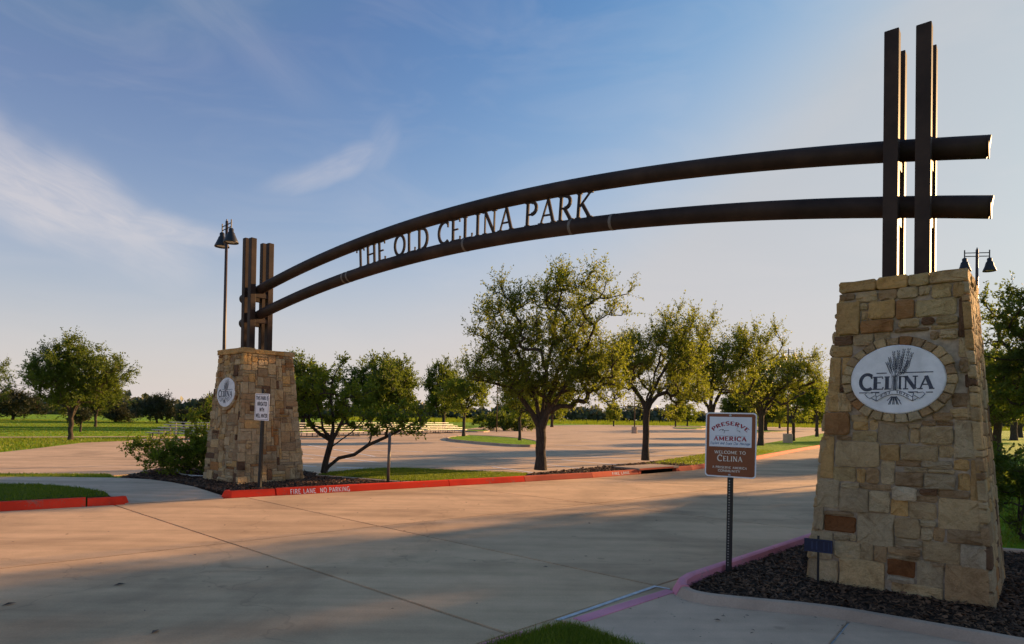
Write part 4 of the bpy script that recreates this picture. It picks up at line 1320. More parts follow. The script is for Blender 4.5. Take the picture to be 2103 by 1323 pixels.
ws = empty('notice_sign', (-5.02, 12.58, 0.05), RAD(14))
ws.rotation_euler = (0, RAD(1.6), RAD(-18))
tag(ws, 'white notice board about well water on a thin black post before the far pier', 'sign')
MB().box(-0.03, 0.03, 0.003, 0.055, -0.05, 2.02).build('post', 'black_iron', ws, False, 0.003)
plate('board', 0.345, 0.535, 0.012, -0.004, 0.002, 1.665, 'sign_white', ws)
fr2 = lambda x, y, z: Vector((x, -0.0042 - z, y))
mb = MB()
b1_ = [(-0.152, 1.665 - 0.247), (0.152, 1.665 - 0.247), (0.152, 1.665 + 0.247), (-0.152, 1.665 + 0.247), (-0.152, 1.665 - 0.247)]
for i in range(4):
    ribbon(mb, b1_[i:i + 2], 0.006, fr2, 0.0004 + 0.0001 * i)
mb.build('border_line', 'sign_black', ws)
for s, x0, x1, z in (('THIS PARK IS', -0.14, 0.14, 1.805), ('IRRIGATED', -0.115, 0.115, 1.69), ('WITH', -0.055, 0.055, 1.575), ('WELL WATER', -0.135, 0.135, 1.455)):
    write_flat('board_text', s, x0, x1, z, 0.072, fr2, 'sign_black', ws, 0.26, 0.24, 0.0, 0.14, z0=0.0005)

ad = empty('address_marker', (2.935, 6.02, 0.0), RAD(-33))
tag(ad, 'small dark blue plate on a thin stake at the foot of the near pier', 'marker')
MB().box(-0.010, 0.010, -0.004, 0.006, -0.05, 0.50).build('stake', 'black_iron', ad)
plate('plate', 0.245, 0.125, 0.006, -0.010, -0.005, 0.405, 'address_blue', ad)
mb = MB()
for i, (x0, x1, z0, z1) in enumerate(((-0.118, 0.118, 0.347, 0.352), (-0.118, 0.118, 0.458, 0.463), (0.112, 0.117, 0.354, 0.456), (-0.06, -0.048, 0.365, 0.445), (-0.02, -0.008, 0.365, 0.445), (0.045, 0.052, 0.365, 0.445), (0.085, 0.092, 0.365, 0.445))):
    mb.box(x0, x1, -0.012, -0.0102, z0, z1)
mb.build('faded_figures', 'address_light', ad)

stk = empty('garden_stake', (5.05, 6.62, 0.0))
tag(stk, 'short dark garden stake in the mulch right of the near pier', 'stake')
MB().box(-0.016, 0.016, -0.012, 0.012, -0.05, 0.40).build('stem', 'black_iron', stk, False, 0.003)
MB().lathe([(0.0, 0.43), (0.02, 0.425), (0.022, 0.40), (0.016, 0.395)], 10).build('cap', 'black_iron', stk)

pp = empty('steel_post', (-2.72, 13.98, 0.05))
pp.rotation_euler = (0, RAD(1.2), 0.3)
tag(pp, 'bare grey steel post on the bed edge under the leaning branch', 'post')
MB().tube([(0, 0, -0.1), (0, 0, 1.12)], 0.034, 10).build('pole', 'galvanised', pp, True)
MB().lathe([(0.036, 1.11), (0.036, 1.13), (0.02, 1.145), (0.0, 1.147)], 10).build('cap', 'galvanised', pp)

hs = MB()
hp = [(-8.3, 15.6, 0.28), (-8.15, 15.45, 0.16), (-7.95, 15.15, 0.12), (-7.75, 14.95, 0.115), (-7.45, 14.72, 0.115), (-7.1, 14.62, 0.115), (-6.9, 14.62, 0.12)]
hs.tube(hp, 0.018, 8)
o = hs.build('hose', 'hose_white', None, True)
tag(o, 'pale curved irrigation hose on dark mulch beside the far pier', 'hose')

# ------------------------------------------------------------------ lamp posts
def lamp_post(loc, rz, H, label, shade=0.24, arm=0.50, base=False, bulk=1.0):
    r = empty('lamp_post', loc, rz)
    tag(r, label, 'lamp post', 'twin-shade lamp posts')
    z0 = 0.0
    if base:
        MB().lathe([(0.0, 0.75), (0.30, 0.75), (0.33, 0.72), (0.33, -0.1)], 20).build('concrete_base', 'kerb_concrete', r)
        z0 = 0.75
    MB().tube([(0, 0, z0 - 0.05), (0, 0, H * 0.5), (0, 0, H)], [0.065 * bulk, 0.055 * bulk, 0.042 * bulk], 10).build('pole', 'pole_bronze', r, True)
    mb = MB()
    for dz in (-0.12, -0.24):
        mb.tube([(-arm, 0, H + dz), (arm, 0, H + dz)], 0.016 * bulk, 8)
    for x in (-arm, arm, -0.0):
        mb.tube([(x, 0, H - 0.36 if x else H - 0.4), (x, 0, H - 0.02 if x else H + 0.06)], 0.020 * bulk, 8)
    mb.build('cross_arm', 'black_iron', r)
    for x in (-arm, arm):
        s = shade
        MB().lathe([(0.0, -0.30), (0.05, -0.30), (0.075, -0.33), (0.075, -0.42), (0.11, -0.46), (0.12, -0.50), (s * 0.72, -0.60), (s, -0.74), (s * 1.02, -0.77), (s * 0.96, -0.765), (s * 0.7, -0.63), (0.0, -0.55)], 20, (x, 0, H)).build('lamp_shade', 'black_iron', r, True)
        MB().lathe([(0.0, -0.76), (s * 0.55, -0.75), (s * 0.8, -0.72)], 16, (x, 0, H)).build('lens', 'lamp_lens', r, True)
    return r


lamp_post((-9.25, 20.2, 0), RAD(-44), 7.75, 'tall twin-shade lamp post rising behind the far stone pier', 0.225, 0.36)
lamp_post((16.17, 22.0, 0), RAD(-8), 7.72, 'twin-shade lamp post above the treetops right of the near pier', 0.20, 0.40)
lamp_post((19.9, 45.5, 0), RAD(-12), 6.85, 'twin-shade lamp post half hidden in the trees left of the near pier', 0.23, 0.36, True)
lamp_post((14.4, 74.1, 0), RAD(10), 7.6, 'dark lamp pole on a round concrete base in the open lot', 0.24, 0.5, True)
lamp_post((-1.67, 70.5, 0), RAD(30), 8.6, 'thin lamp pole standing behind the two small island trees', 0.24, 0.5)

# ------------------------------------------------------------------ bleachers
def bleacher(loc, rz, label, L=6.4, tiers=5):
    r = empty('bleacher', loc, rz)
    tag(r, label, 'bleacher', 'aluminium bleachers along the lot')
    for i in range(tiers):
        y, z = 0.55 * i, 0.32 + 0.155 * i
        MB().box(-L / 2, L / 2, y - 0.12, y + 0.12, z, z + 0.045).build('seat_plank', 'bench_metal', r, False, 0.008)
        if i:
            MB().box(-L / 2, L / 2, y - 0.33, y - 0.16, z - 0.20, z - 0.165).build('foot_plank', 'bench_metal', r, False, 0.006)
    for x in np.linspace(-L / 2 + 0.4, L / 2 - 0.4, 4):
        mb = MB()
        mb.box(x - 0.025, x + 0.025, -0.1, 0.55 * (tiers - 1) + 0.15, -0.012, 0.04)
        for i in range(tiers):
            y, z = 0.55 * i, 0.32 + 0.155 * i
            mb.box(x - 0.022, x + 0.022, y - 0.03, y + 0.03, 0.03, z)
        mb.build('frame', 'galvanised', r)
    return r


bleacher((-18.6, 38.0, 0.0), RAD(-6), 'white bleacher on the grass edge left of the far stone pier', 7.2)
bleacher((-13.2, 45.6, 0.0), RAD(60), 'white bleacher just right of the far stone pier', 7.0)
bleacher((-9.6, 53.4, 0.0), RAD(62), 'white bleacher seen under the multi-stemmed tree', 7.0)
bleacher((-6.3, 61.0, 0.0), RAD(62), 'white bleacher farthest along the lot beside the small island tree', 7.0)


# ------------------------------------------------------------------ trees
def tubes_np(segs, n):
    """segs: array (k, 8) x0 y0 z0 r0 x1 y1 z1 r1 -> verts, quads"""
    if len(segs) == 0:
        return np.zeros((0, 3)), np.zeros((0, 4), int)
    S = np.asarray(segs, float)
    p, r0, q, r1 = S[:, :3], S[:, 3], S[:, 4:7], S[:, 7]
    d = q - p
    d /= np.linalg.norm(d, axis=1, keepdims=True) + 1e-9
    ref = np.where(np.abs(d[:, 2:3]) < 0.9, np.array([[0, 0, 1.0]]), np.array([[1.0, 0, 0]]))
    a = np.cross(d, ref)
    a /= np.linalg.norm(a, axis=1, keepdims=True) + 1e-9
    b_ = np.cross(d, a)
    t = np.arange(n) * 2 * np.pi / n
    ring = a[:, None, :] * np.cos(t)[None, :, None] + b_[:, None, :] * np.sin(t)[None, :, None]
    v0 = p[:, None, :] + ring * r0[:, None, None]
    v1 = (q + d * r1[:, None] * 0.5)[:, None, :] + ring * r1[:, None, None]
    V_ = np.concatenate([v0, v1], axis=1).reshape(-1, 3)
    k = len(S)
    base = (np.arange(k) * 2 * n)[:, None]
    j = np.arange(n)[None, :]
    F = np.stack([base + j, base + (j + 1) % n, base + n + (j + 1) % n, base + n + j], axis=2).reshape(-1, 4)
    return V_, F


def make_leaves(pos, dirs, size, rs, wid=0.45):
    """folded leaf: base, two sides, tip -> two triangles joined along the midrib"""
    n = len(pos)
    L = size * rs.uniform(0.65, 1.35, n)[:, None]
    d = dirs + rs.normal(0, 0.35, (n, 3))
    d /= np.linalg.norm(d, axis=1, keepdims=True) + 1e-9
    s = np.cross(d, rs.normal(0, 1, (n, 3)))
    s /= np.linalg.norm(s, axis=1, keepdims=True) + 1e-9
    nn = np.cross(d, s)
    fold = L * rs.uniform(0.05, 0.22, n)[:, None]
    v0 = pos
    v1 = pos + d * L * 0.5 + s * L * wid * 0.5 + nn * fold
    v2 = pos + d * L
    v3 = pos + d * L * 0.5 - s * L * wid * 0.5 + nn * fold
    V_ = np.stack([v0, v1, v2, v3], axis=1).reshape(-1, 3)
    b_ = (np.arange(n) * 4)[:, None]
    F = np.concatenate([b_ + np.array([[0, 1, 2]]), b_ + np.array([[0, 2, 3]])], axis=1).reshape(-1, 3)
    return V_, F


def grow_tree(seed, lobes, trunk_r, fork_z, stems, n_br, twigs, leaves, leaf, upward=0.45, twig_len=0.45, explicit=None, trunk_wob=0.02, inner=0.45, tipr=0.006):
    """skeleton that reaches into the given lobes (x, y, z, rx, ry, rz); returns bark and leaf geometry"""
    rs = np.random.RandomState(seed)
    lob = np.array(lobes, float)
    vol = lob[:, 3] * lob[:, 4] * lob[:, 5]
    pick = rs.choice(len(lob), n_br, p=vol ** 0.8 / np.sum(vol ** 0.8))
    u = rs.normal(0, 1, (n_br, 3))
    u /= np.linalg.norm(u, axis=1, keepdims=True)
    rad = (inner + (1 - inner) * rs.uniform(0, 1, n_br) ** 0.6)[:, None] * rs.uniform(0.84, 1.08, (n_br, 1))
    spray = rs.uniform(0, 1, n_br) < 0.14
    rad[spray] = rs.uniform(1.08, 1.34, (int(spray.sum()), 1))
    att = lob[pick, :3] + u * rad * lob[pick, 3:]
    nodes, par = [], []

    def chain(pts, parent):
        for p in pts:
            nodes.append(np.array(p, float))
            par.append(parent)
            parent = len(nodes) - 1
        return parent
    ok_from = []
    if explicit:
        for pts, pa in explicit:
            start = -1 if pa is None else pa
            e0 = len(nodes)
            chain(pts, start)
            ok_from += list(range(e0 + (2 if pa is None else 0), len(nodes)))
    else:
        tr = [np.array([rs.normal(0, trunk_wob) * i / 3.0, rs.normal(0, trunk_wob) * i / 3.0, fork_z * i / 4.0]) for i in range(5)]
        top = chain(tr, -1)
        ok_from = [top]
        zt = lob[:, 2].max()
        for s in range(stems):
            l = lob[s % len(lob)]
            a = 2 * np.pi * (s + rs.uniform(-0.2, 0.2)) / stems
            tgt = np.array([l[0] + 0.45 * l[3] * np.cos(a), l[1] + 0.45 * l[4] * np.sin(a), l[2] + l[5] * rs.uniform(0.0, 0.5)])
            p0 = tr[-1]
            pts = []
            for i in range(1, 6):
                f = i / 5.0
                mid = p0 + (tgt - p0) * np.array([f ** 1.3, f ** 1.3, f ** 0.9]) + rs.normal(0, 0.02 * fork_z, 3) * (1 if i < 5 else 0)
                pts.append(mid)
            e0 = len(nodes)
            chain(pts, top)
            ok_from += list(range(e0, len(nodes)))
    order = np.argsort(np.linalg.norm(att - np.array([0, 0, fork_z]), axis=1))
    tips = []
    for k in order:
        a = att[k]
        C = np.array([nodes[i] for i in ok_from])
        dv = a - C
        dist = np.linalg.norm(dv, axis=1)
        cost = dist + 0.9 * np.maximum(0, C[:, 2] - a[2] + 0.15 * dist)
        b_ = ok_from[int(np.argmin(cost))]
        p0 = nodes[b_]
        dlen = np.linalg.norm(a - p0)
        if dlen < 0.05:
            continue
        m_ = max(2, int(dlen / 0.28))
        pd = p0 - nodes[par[b_]] if par[b_] >= 0 else np.array([0, 0, 1.0])
        pd = pd / (np.linalg.norm(pd) + 1e-9)
        ctrl = p0 + (a - p0) * 0.45 + pd * dlen * 0.22 + rs.normal(0, 0.05, 3) * dlen
        pts = []
        for i in range(1, m_ + 1):
            f = i / m_
            pts.append((1 - f) ** 2 * p0 + 2 * f * (1 - f) * ctrl + f * f * a + rs.normal(0, 0.012, 3))
        e0 = len(nodes)
        last = chain(pts, b_)
        ok_from += list(range(e0, len(nodes)))
        tips.append((e0, last))
    Nn = np.array(nodes)
    r = np.zeros(len(nodes))
    ch = np.zeros(len(nodes), bool)
    for i in range(len(nodes) - 1, 0, -1):
        if r[i] == 0:
            r[i] = tipr ** 2.2
        if par[i] >= 0:
            r[par[i]] += r[i]
    r = r ** (1 / 2.2)
    r *= trunk_r / r[0]
    r = np.maximum(r, tipr * 0.7)
    for i in range(len(nodes)):
        if not explicit and Nn[i, 2] < 0.25 * fork_z:
            r[i] *= 1.0 + 0.35 * (1 - Nn[i, 2] / (0.25 * fork_z))
    thick, thin = [], []
    for i in range(len(nodes)):
        if par[i] >= 0:
            sgm = [*Nn[par[i]], min(r[par[i]], r[i] * 1.6), *Nn[i], r[i]]
            (thick if r[i] > 0.03 else thin).append(sgm)
    # twigs with leaves along the outer half of each branch
    tp, td = [], []
    for e0, last in tips:
        ids = list(range(e0, last + 1))
        for _ in range(twigs):
            f = rs.uniform(0.25, 1.0) ** 0.7
            i = ids[min(len(ids) - 1, int(f * len(ids)))]
            d = Nn[i] - Nn[par[i]]
            d /= np.linalg.norm(d) + 1e-9
            v = d * 0.55 + rs.normal(0, 0.55, 3) + np.array([0, 0, upward])
            tp.append(Nn[i])
            td.append(v / (np.linalg.norm(v) + 1e-9))
    tp, td = np.array(tp), np.array(td)
    tl = twig_len * rs.uniform(0.45, 1.35, len(tp))
    te = tp + td * tl[:, None] + np.array([0, 0, 1]) * (tl * 0.08)[:, None]
    for a, b_ in zip(tp, te):
        thin.append([*a, tipr * 0.55, *b_, tipr * 0.25])
    f = rs.uniform(0.05, 1.05, (len(tp), leaves))
    pos = tp[:, None, :] + (te - tp)[:, None, :] * f[:, :, None] + rs.normal(0, 0.022, (len(tp), leaves, 3)) * (twig_len / 0.45)
    dirs = td[:, None, :] * 0.6 + rs.normal(0, 0.7, (len(tp), leaves, 3))
    LV, LF = make_leaves(pos.reshape(-1, 3), dirs.reshape(-1, 3), leaf, rs)
    v1, f1 = tubes_np(thick, 9)
    v2, f2 = tubes_np(thin, 3)
    BV = np.concatenate([v1, v2])
    BF = np.concatenate([f1, f2 + len(v1)])
    return BV, BF, LV, LF


def tree(name, loc, label, cat, leafm, group=None, rz=0.0, sc=1.0, **kw):
    BV, BF, LV, LF = grow_tree(**kw)
    o = empty(name, loc, rz)
    o.scale = (sc, sc, sc)
    tag(o, label, cat, group)
    np_mesh('trunk', BV, BF, 'bark', o, True)
    np_mesh('crown', LV, LF, leafm, o)
    return o


def copy_tree(src, loc, rz, sc, label):
    c = src.copy()
    COL.objects.link(c)
    c.location, c.rotation_euler, c.scale = loc, (0, 0, rz), sc if isinstance(sc, tuple) else (sc, sc, sc)
    c['label'] = label
    for ch in src.children:
        d = ch.copy()
        COL.objects.link(d)
        d.parent = c
    return c


ZG = 0.09
GT = 'trees along the drive island'
t1 = tree('oak_tree', (0.85, 18.2, ZG), 'largest oak tree with a forked trunk on the island, centre', 'tree', 'oak_leaves', GT, sc=0.95, seed=3,
          lobes=[(0.0, 0, 3.15, 1.6, 1.5, 1.15), (1.3, 0.2, 4.9, 1.05, 1.0, 1.15), (-0.95, -0.2, 4.3, 1.0, 1.0, 1.05), (-1.65, 0.2, 3.1, 0.8, 0.9, 0.7), (1.75, -0.2, 3.1, 0.85, 1.0, 1.15), (0.45, 0, 5.25, 0.6, 0.6, 0.8), (-0.9, -0.5, 2.6, 0.9, 0.9, 0.5), (1.1, -0.4, 2.5, 0.9, 0.9, 0.5)],
          trunk_r=0.155, fork_z=1.25, stems=6, n_br=330, twigs=11, leaves=13, leaf=0.078, upward=0.55, twig_len=0.50)
t2 = tree('oak_tree', (4.95, 23.3, ZG), 'slender oak tree on the dark mulch between the big oak and the brown sign', 'tree', 'oak_leaves', GT, sc=0.93, seed=8,
          lobes=[(0.2, 0, 3.75, 1.75, 1.6, 1.55), (1.5, 0, 4.75, 1.1, 1.1, 1.0), (-1.2, 0, 3.4, 0.95, 1.1, 1.35), (1.7, 0.3, 2.9, 1.0, 1.1, 0.85)],
          trunk_r=0.13, fork_z=2.0, stems=5, n_br=260, twigs=11, leaves=12, leaf=0.085, upward=0.6, twig_len=0.55)
t2b = tree('oak_tree', (9.6, 30.2, ZG), 'oak tree standing directly behind the brown welcome sign', 'tree', 'oak_leaves', GT, seed=21,
           lobes=[(0.4, 0, 4.1, 2.0, 1.8, 1.6), (1.7, 0, 5.0, 1.2, 1.1, 1.1), (-1.0, 0, 3.4, 1.2, 1.3, 1.2)],
           trunk_r=0.14, fork_z=1.7, stems=5, n_br=190, twigs=11, leaves=13, leaf=0.10, upward=0.65, twig_len=0.62)
t3 = tree('oak_tree', (15.5, 39.3, ZG), 'leaning oak tree with feathery top right of the welcome sign', 'tree', 'oak_leaves', GT, seed=33,
          lobes=[(0.6, 0, 3.9, 2.0, 1.8, 1.4), (2.2, 0, 4.4, 1.6, 1.4, 1.2), (-0.7, 0, 3.2, 1.2, 1.3, 0.9)],
          trunk_r=0.17, fork_z=1.6, stems=5, n_br=190, twigs=10, leaves=12, leaf=0.11, upward=0.7, twig_len=0.7)
t4 = tree('young_tree', (22.4, 50.2, ZG), 'round young tree on the island strip beside the near pier', 'tree', 'bright_leaves', GT, seed=41,
          lobes=[(0.1, 0, 3.3, 1.9, 1.8, 1.3), (1.0, 0, 3.9, 1.2, 1.2, 1.0)], trunk_r=0.12, fork_z=1.7, stems=5, n_br=90, twigs=11, leaves=10, leaf=0.16, upward=0.25, twig_len=0.55)
t5 = copy_tree(t4, (32.2, 66.6, ZG), 2.0, 1.25, 'young tree farthest down the island strip, against the near pier edge')

GF = 'trees across the lot and field'
t6 = tree('field_tree', (-24.3, 34.8, -0.02), 'broad spreading tree on the grass at the far left', 'tree', 'dark_leaves', GF, seed=51,
          lobes=[(0.0, 0, 3.2, 2.3, 2.0, 1.5), (1.3, 0, 3.5, 1.6, 1.4, 1.0), (-1.1, 0, 3.7, 1.3, 1.3, 1.1), (0.0, 0, 4.6, 1.2, 1.2, 0.9)], trunk_r=0.115, fork_z=1.15, stems=6, n_br=190, twigs=14, leaves=13, leaf=0.12, upward=0.3, twig_len=0.6)
t7 = copy_tree(t6, (-52, 60, -0.05), 1.9, (1.35, 1.35, 1.42), 'large tree cut off by the left edge of the photo')
copy_tree(t6, (-43.5, 66, -0.05), 3.1, (1.05, 1.05, 0.95), 'lower tree behind the broad tree at the far left')
t8 = tree('island_tree', (-3.75, 49.3, 0.08), 'small round tree on the lot island, left of a pair', 'tree', 'bright_leaves', GF, seed=61,
          lobes=[(0.1, 0, 3.1, 1.75, 1.6, 1.3), (0.6, 0, 3.9, 1.2, 1.1, 0.9), (-0.5, 0, 3.6, 1.1, 1.1, 0.9)], trunk_r=0.12, fork_z=1.5, stems=5, n_br=100, twigs=11, leaves=11, leaf=0.15, upward=0.3, twig_len=0.55)
copy_tree(t8, (0.55, 42.2, 0.08), 2.4, (0.82, 0.82, 0.84), 'small round tree on the lot island, nearest the big oak trunk')
t9 = tree('leafy_tree', (-17.5, 78, -0.05), 'dense dark tree behind the multi-stemmed tree, left of a clump', 'tree', 'dark_leaves', GF, seed=71,
          lobes=[(0, 0, 5.2, 3.4, 3.0, 2.8), (1.8, 0, 6.0, 2.2, 2.0, 1.8), (-2.0, 0, 5.0, 2.2, 2.0, 1.8), (0.4, 0, 3.4, 3.2, 2.6, 1.4)], trunk_r=0.28, fork_z=1.9, stems=6, n_br=170, twigs=12, leaves=11, leaf=0.26, upward=0.2, twig_len=0.9)
copy_tree(t9, (-13.8, 72, -0.05), 1.2, (0.98, 0.98, 0.98), 'tallest dense tree of the clump behind the multi-stemmed tree')
copy_tree(t9, (-9.5, 88, -0.05), 4.0, (0.8, 0.8, 1.08), 'narrow tree on the right of the clump behind the bleachers')
copy_tree(t9, (-24.5, 74, -0.05), 2.6, (1.0, 1.0, 0.98), 'dense tree just right of the far stone pier top')
copy_tree(t9, (-43.0, 100, -0.05), 5.1, (0.95, 0.95, 1.1), 'dark tree peeking out left of the far stone pier')
copy_tree(t9, (34.5, 96, -0.05), 0.7, (0.95, 0.95, 0.8), 'dark tree in the lot behind the slender oak')
copy_tree(t9, (45.0, 112, -0.05), 3.7, (1.1, 1.1, 0.95), 'shaded tree in the lot just above the welcome sign')
copy_tree(t9, (57.0, 118, -0.05), 1.6, (1.0, 1.0, 0.9), 'shaded tree in the lot right of the welcome sign')
tA = tree('far_tree', (7.5, 118, -0.05), 'pale green tree across the lot seen right of the big oak trunk', 'tree', 'bright_leaves', GF, seed=81,
          lobes=[(0, 0, 5.0, 3.4, 3.0, 2.6), (1.5, 0, 6.2, 2.0, 2.0, 1.8)], trunk_r=0.26, fork_z=2.4, stems=5, n_br=90, twigs=11, leaves=10, leaf=0.36, upward=0.2, twig_len=1.0)
copy_tree(tA, (24.2, 150, -0.05), 2.0, (0.62, 0.62, 0.66), 'small round tree alone on the grass beyond the lot')
copy_tree(tA, (41.5, 160, -0.05), 0.6, (0.75, 0.75, 0.7), 'small tree on a lot island behind the slender oak trunk')
copy_tree(tA, (49.5, 178, -0.05), 3.3, (0.85, 0.85, 0.75), 'small tree on a lot island left of the welcome sign')
copy_tree(tA, (70, 165, -0.05), 4.2, (0.9, 0.9, 0.8), 'distant tree across the lot between sign and young tree')
copy_tree(tA, (81, 160, -0.05), 5.2, (0.95, 0.95, 0.95), 'distant tree next to the left edge of the near pier')

# multi-stemmed small tree beside the far pier
stems = [([(0.05, 0, -0.05), (0.0, 0, 0.08), (0.03, 0.0, 0.30), (0.135, 0.03, 0.75), (0.157, 0.03, 0.86)], None)]
# indices: chain one uses nodes 0..4
stems.append(([(-0.157, 0.05, 1.02), (-0.39, 0.1, 1.22), (-0.49, 0.1, 1.42), (-0.70, 0.1, 1.75)], 4))
stems.append(([(-0.02, -0.08, 1.13), (-0.056, -0.1, 1.40), (-0.25, -0.12, 1.95), (-0.3, -0.1, 2.3)], 4))
stems.append(([(0.19, 0.05, 1.15), (0.18, 0.08, 1.40), (0.1, 0.12, 1.9), (0.15, 0.1, 2.4)], 4))
stems.append(([(0.28, 0.0, 1.02), (0.40, -0.05, 1.25), (0.62, -0.1, 1.7)], 4))
stems.append(([(0.07, -0.05, 0.32), (0.22, -0.1, 0.71), (0.43, -0.15, 0.865), (0.72, -0.2, 1.07), (1.0, -0.25, 1.35)], 1))
stems.append(([(0.10, 0.0, 0.19), (0.36, 0.0, 0.416), (0.74, 0.02, 0.506), (1.08, 0.05, 0.753), (1.50, 0.1, 0.95), (1.9, 0.1, 1.15)], 1))
tree('multi_stem_tree', (-4.66, 15.75, ZG), 'low multi-stemmed tree with a leaning branch beside the far stone pier', 'tree', 'bright_leaves', None, seed=91,
     lobes=[(-0.45, 0, 1.95, 0.75, 0.7, 0.75), (0.15, 0, 2.15, 0.80, 0.7, 0.55), (0.75, 0, 1.5, 0.65, 0.6, 0.42), (1.35, 0, 1.25, 0.55, 0.55, 0.35), (2.0, 0, 1.45, 0.65, 0.6, 0.45), (0.3, 0.1, 1.5, 0.6, 0.5, 0.4), (-0.75, -0.1, 1.6, 0.4, 0.4, 0.3)],
     trunk_r=0.085, fork_z=0.5, stems=1, n_br=105, twigs=8, leaves=11, leaf=0.08, upward=0.25, twig_len=0.22, explicit=stems, tipr=0.005)

# evergreen and round shrubs of the field
GC = 'evergreens at the field edge'
c1 = tree('cedar', (-54.5, 97, -0.05), 'wide feathery evergreen at the far edge of the lawn', 'shrub', 'cedar_leaves', GC, seed=101,
          lobes=[(0, 0, 1.5, 2.6, 2.2, 1.3), (0.8, 0, 2.7, 1.3, 1.2, 1.2), (-0.8, 0, 2.3, 1.4, 1.2, 1.0)], trunk_r=0.15, fork_z=0.3, stems=7, n_br=110, twigs=9, leaves=12, leaf=0.22, upward=0.7, twig_len=1.0)
c2 = tree('cedar', (-50.0, 104, -0.05), 'pointed evergreen left of the far stone pier', 'shrub', 'cedar_leaves', GC, seed=104,
          lobes=[(0, 0, 1.2, 2.2, 2.0, 1.1), (0, 0, 2.6, 1.4, 1.3, 1.1), (0, 0, 4.0, 0.7, 0.7, 0.9)], trunk_r=0.15, fork_z=0.4, stems=5, n_br=100, twigs=9, leaves=12, leaf=0.22, upward=0.35, twig_len=0.8)
copy_tree(c2, (-62.0, 99, -0.05), 1.0, (1.15, 1.15, 0.8), 'dark evergreen just right of the broad left tree')
copy_tree(c1, (-68.5, 101, -0.05), 2.2, (1.1, 1.1, 1.0), 'evergreen behind the trunk of the broad left tree')
copy_tree(c1, (-83.0, 105, -0.05), 3.6, (1.5, 1.5, 1.2), 'evergreen at the left edge under the cut-off tree')
s1 = tree('round_shrub', (-29.6, 57.0, -0.05), 'small round shrub on a short stem right behind the left bleacher', 'shrub', 'cedar_leaves', 'clipped shrubs on the lawn', seed=111,
          lobes=[(0, 0, 1.1, 0.62, 0.6, 0.5), (0, 0, 1.4, 0.4, 0.4, 0.35)], trunk_r=0.07, fork_z=0.4, stems=5, n_br=45, twigs=8, leaves=12, leaf=0.11, upward=0.5, twig_len=0.25)
copy_tree(s1, (-33.8, 49.5, -0.05), 1.5, (1.1, 1.1, 1.0), 'small round shrub beside the trunk of the broad left tree')
sh = tree('dark_shrub', (-1.0, 78, -0.05), 'dark low shrub at the back edge of the lot behind the island trees', 'shrub', 'dark_leaves', None, seed=115,
          lobes=[(0, 0, 0.9, 2.6, 1.6, 0.9), (2.4, 0, 0.8, 2.0, 1.4, 0.8), (-2.0, 0, 1.0, 1.8, 1.4, 0.9)], trunk_r=0.1, fork_z=0.2, stems=6, n_br=80, twigs=10, leaves=12, leaf=0.22, upward=0.3, twig_len=0.6)
# rose-like bush with arching canes by the far pier
tree('arching_bush', (-7.75, 15.25, 0.08), 'dense green bush with arching canes left of the far stone pier', 'bush', 'bright_leaves', None, sc=1.15, seed=121,
     lobes=[(0.1, 0, 0.42, 0.75, 0.7, 0.40), (0.45, 0, 0.62, 0.5, 0.5, 0.32), (-0.35, 0, 0.30, 0.6, 0.5, 0.25), (0.3, 0, 1.0, 0.35, 0.3, 0.35), (-1.0, 0.1, 0.55, 0.45, 0.3, 0.12)],
     trunk_r=0.03, fork_z=0.12, stems=8, n_br=130, twigs=8, leaves=13, leaf=0.06, upward=0.35, twig_len=0.2, tipr=0.004)

# right-hand side trees; the first two stand just outside the frame and throw the long shadows over the drive
GR = 'trees on the lawn right of the drive'
tr1 = tree('shade_tree', (17.9, 19.3, 0.0), 'dark dense tree at the right edge above the lawn', 'tree', 'dark_leaves', GR, seed=131,
           lobes=[(0, 0, 3.6, 2.6, 2.5, 1.6), (-0.9, 0.6, 4.7, 1.6, 1.5, 1.2), (0.8, 0, 4.9, 1.6, 1.5, 1.2), (-1.2, 0.9, 2.9, 1.7, 1.6, 1.0)], trunk_r=0.2, fork_z=1.6, stems=7, n_br=290, twigs=13, leaves=13, leaf=0.11, upward=0.3, twig_len=0.5)
copy_tree(tr1, (15.6, 13.2, 0.0), 2.0, (0.95, 0.95, 0.70), 'tree outside the right edge casting the shade over the near pier')
copy_tree(tr1, (13.5, 7.6, 0.0), 4.1, (0.95, 0.95, 0.84), 'tree outside the right edge casting the shade over the near pavement')
copy_tree(tr1, (34.5, 38.5, 0.0), 0.9, (1.15, 1.15, 1.35), 'tall tree behind the right edge tree')
copy_tree(tr1, (25.2, 23.4, 0.0), 5.4, (1.1, 1.1, 1.42), 'tall tree beyond the right edge shading the left foreground')
copy_tree(tr1, (22.2, 17.3, 0.0), 3.5, (1.1, 1.1, 0.95), 'tall tree beyond the right edge shading the middle of the drive')
copy_tree(tr1, (26.6, 34.6, 0.0), 1.3, (1.0, 1.0, 0.9), 'leafy tree filling the gap behind the right edge tree')
tr5 = tree('small_tree', (36.0, 47.5, 0.0), 'small round tree on the lawn right of the near pier', 'tree', 'dark_leaves', GR, seed=137,
           lobes=[(0.6, 0, 3.1, 2.4, 2.2, 1.5)], trunk_r=0.15, fork_z=1.5, stems=5, n_br=90, twigs=11, leaves=11, leaf=0.16, upward=0.3, twig_len=0.6)
copy_tree(tr1, (52.5, 66.0, 0.0), 2.9, (1.5, 1.5, 1.55), 'thick-trunked tree farther back on the right lawn')
copy_tree(tr1, (66.0, 82.0, 0.0), 1.9, (1.5, 1.5, 1.4), 'distant tree beyond the thick-trunked one on the right')
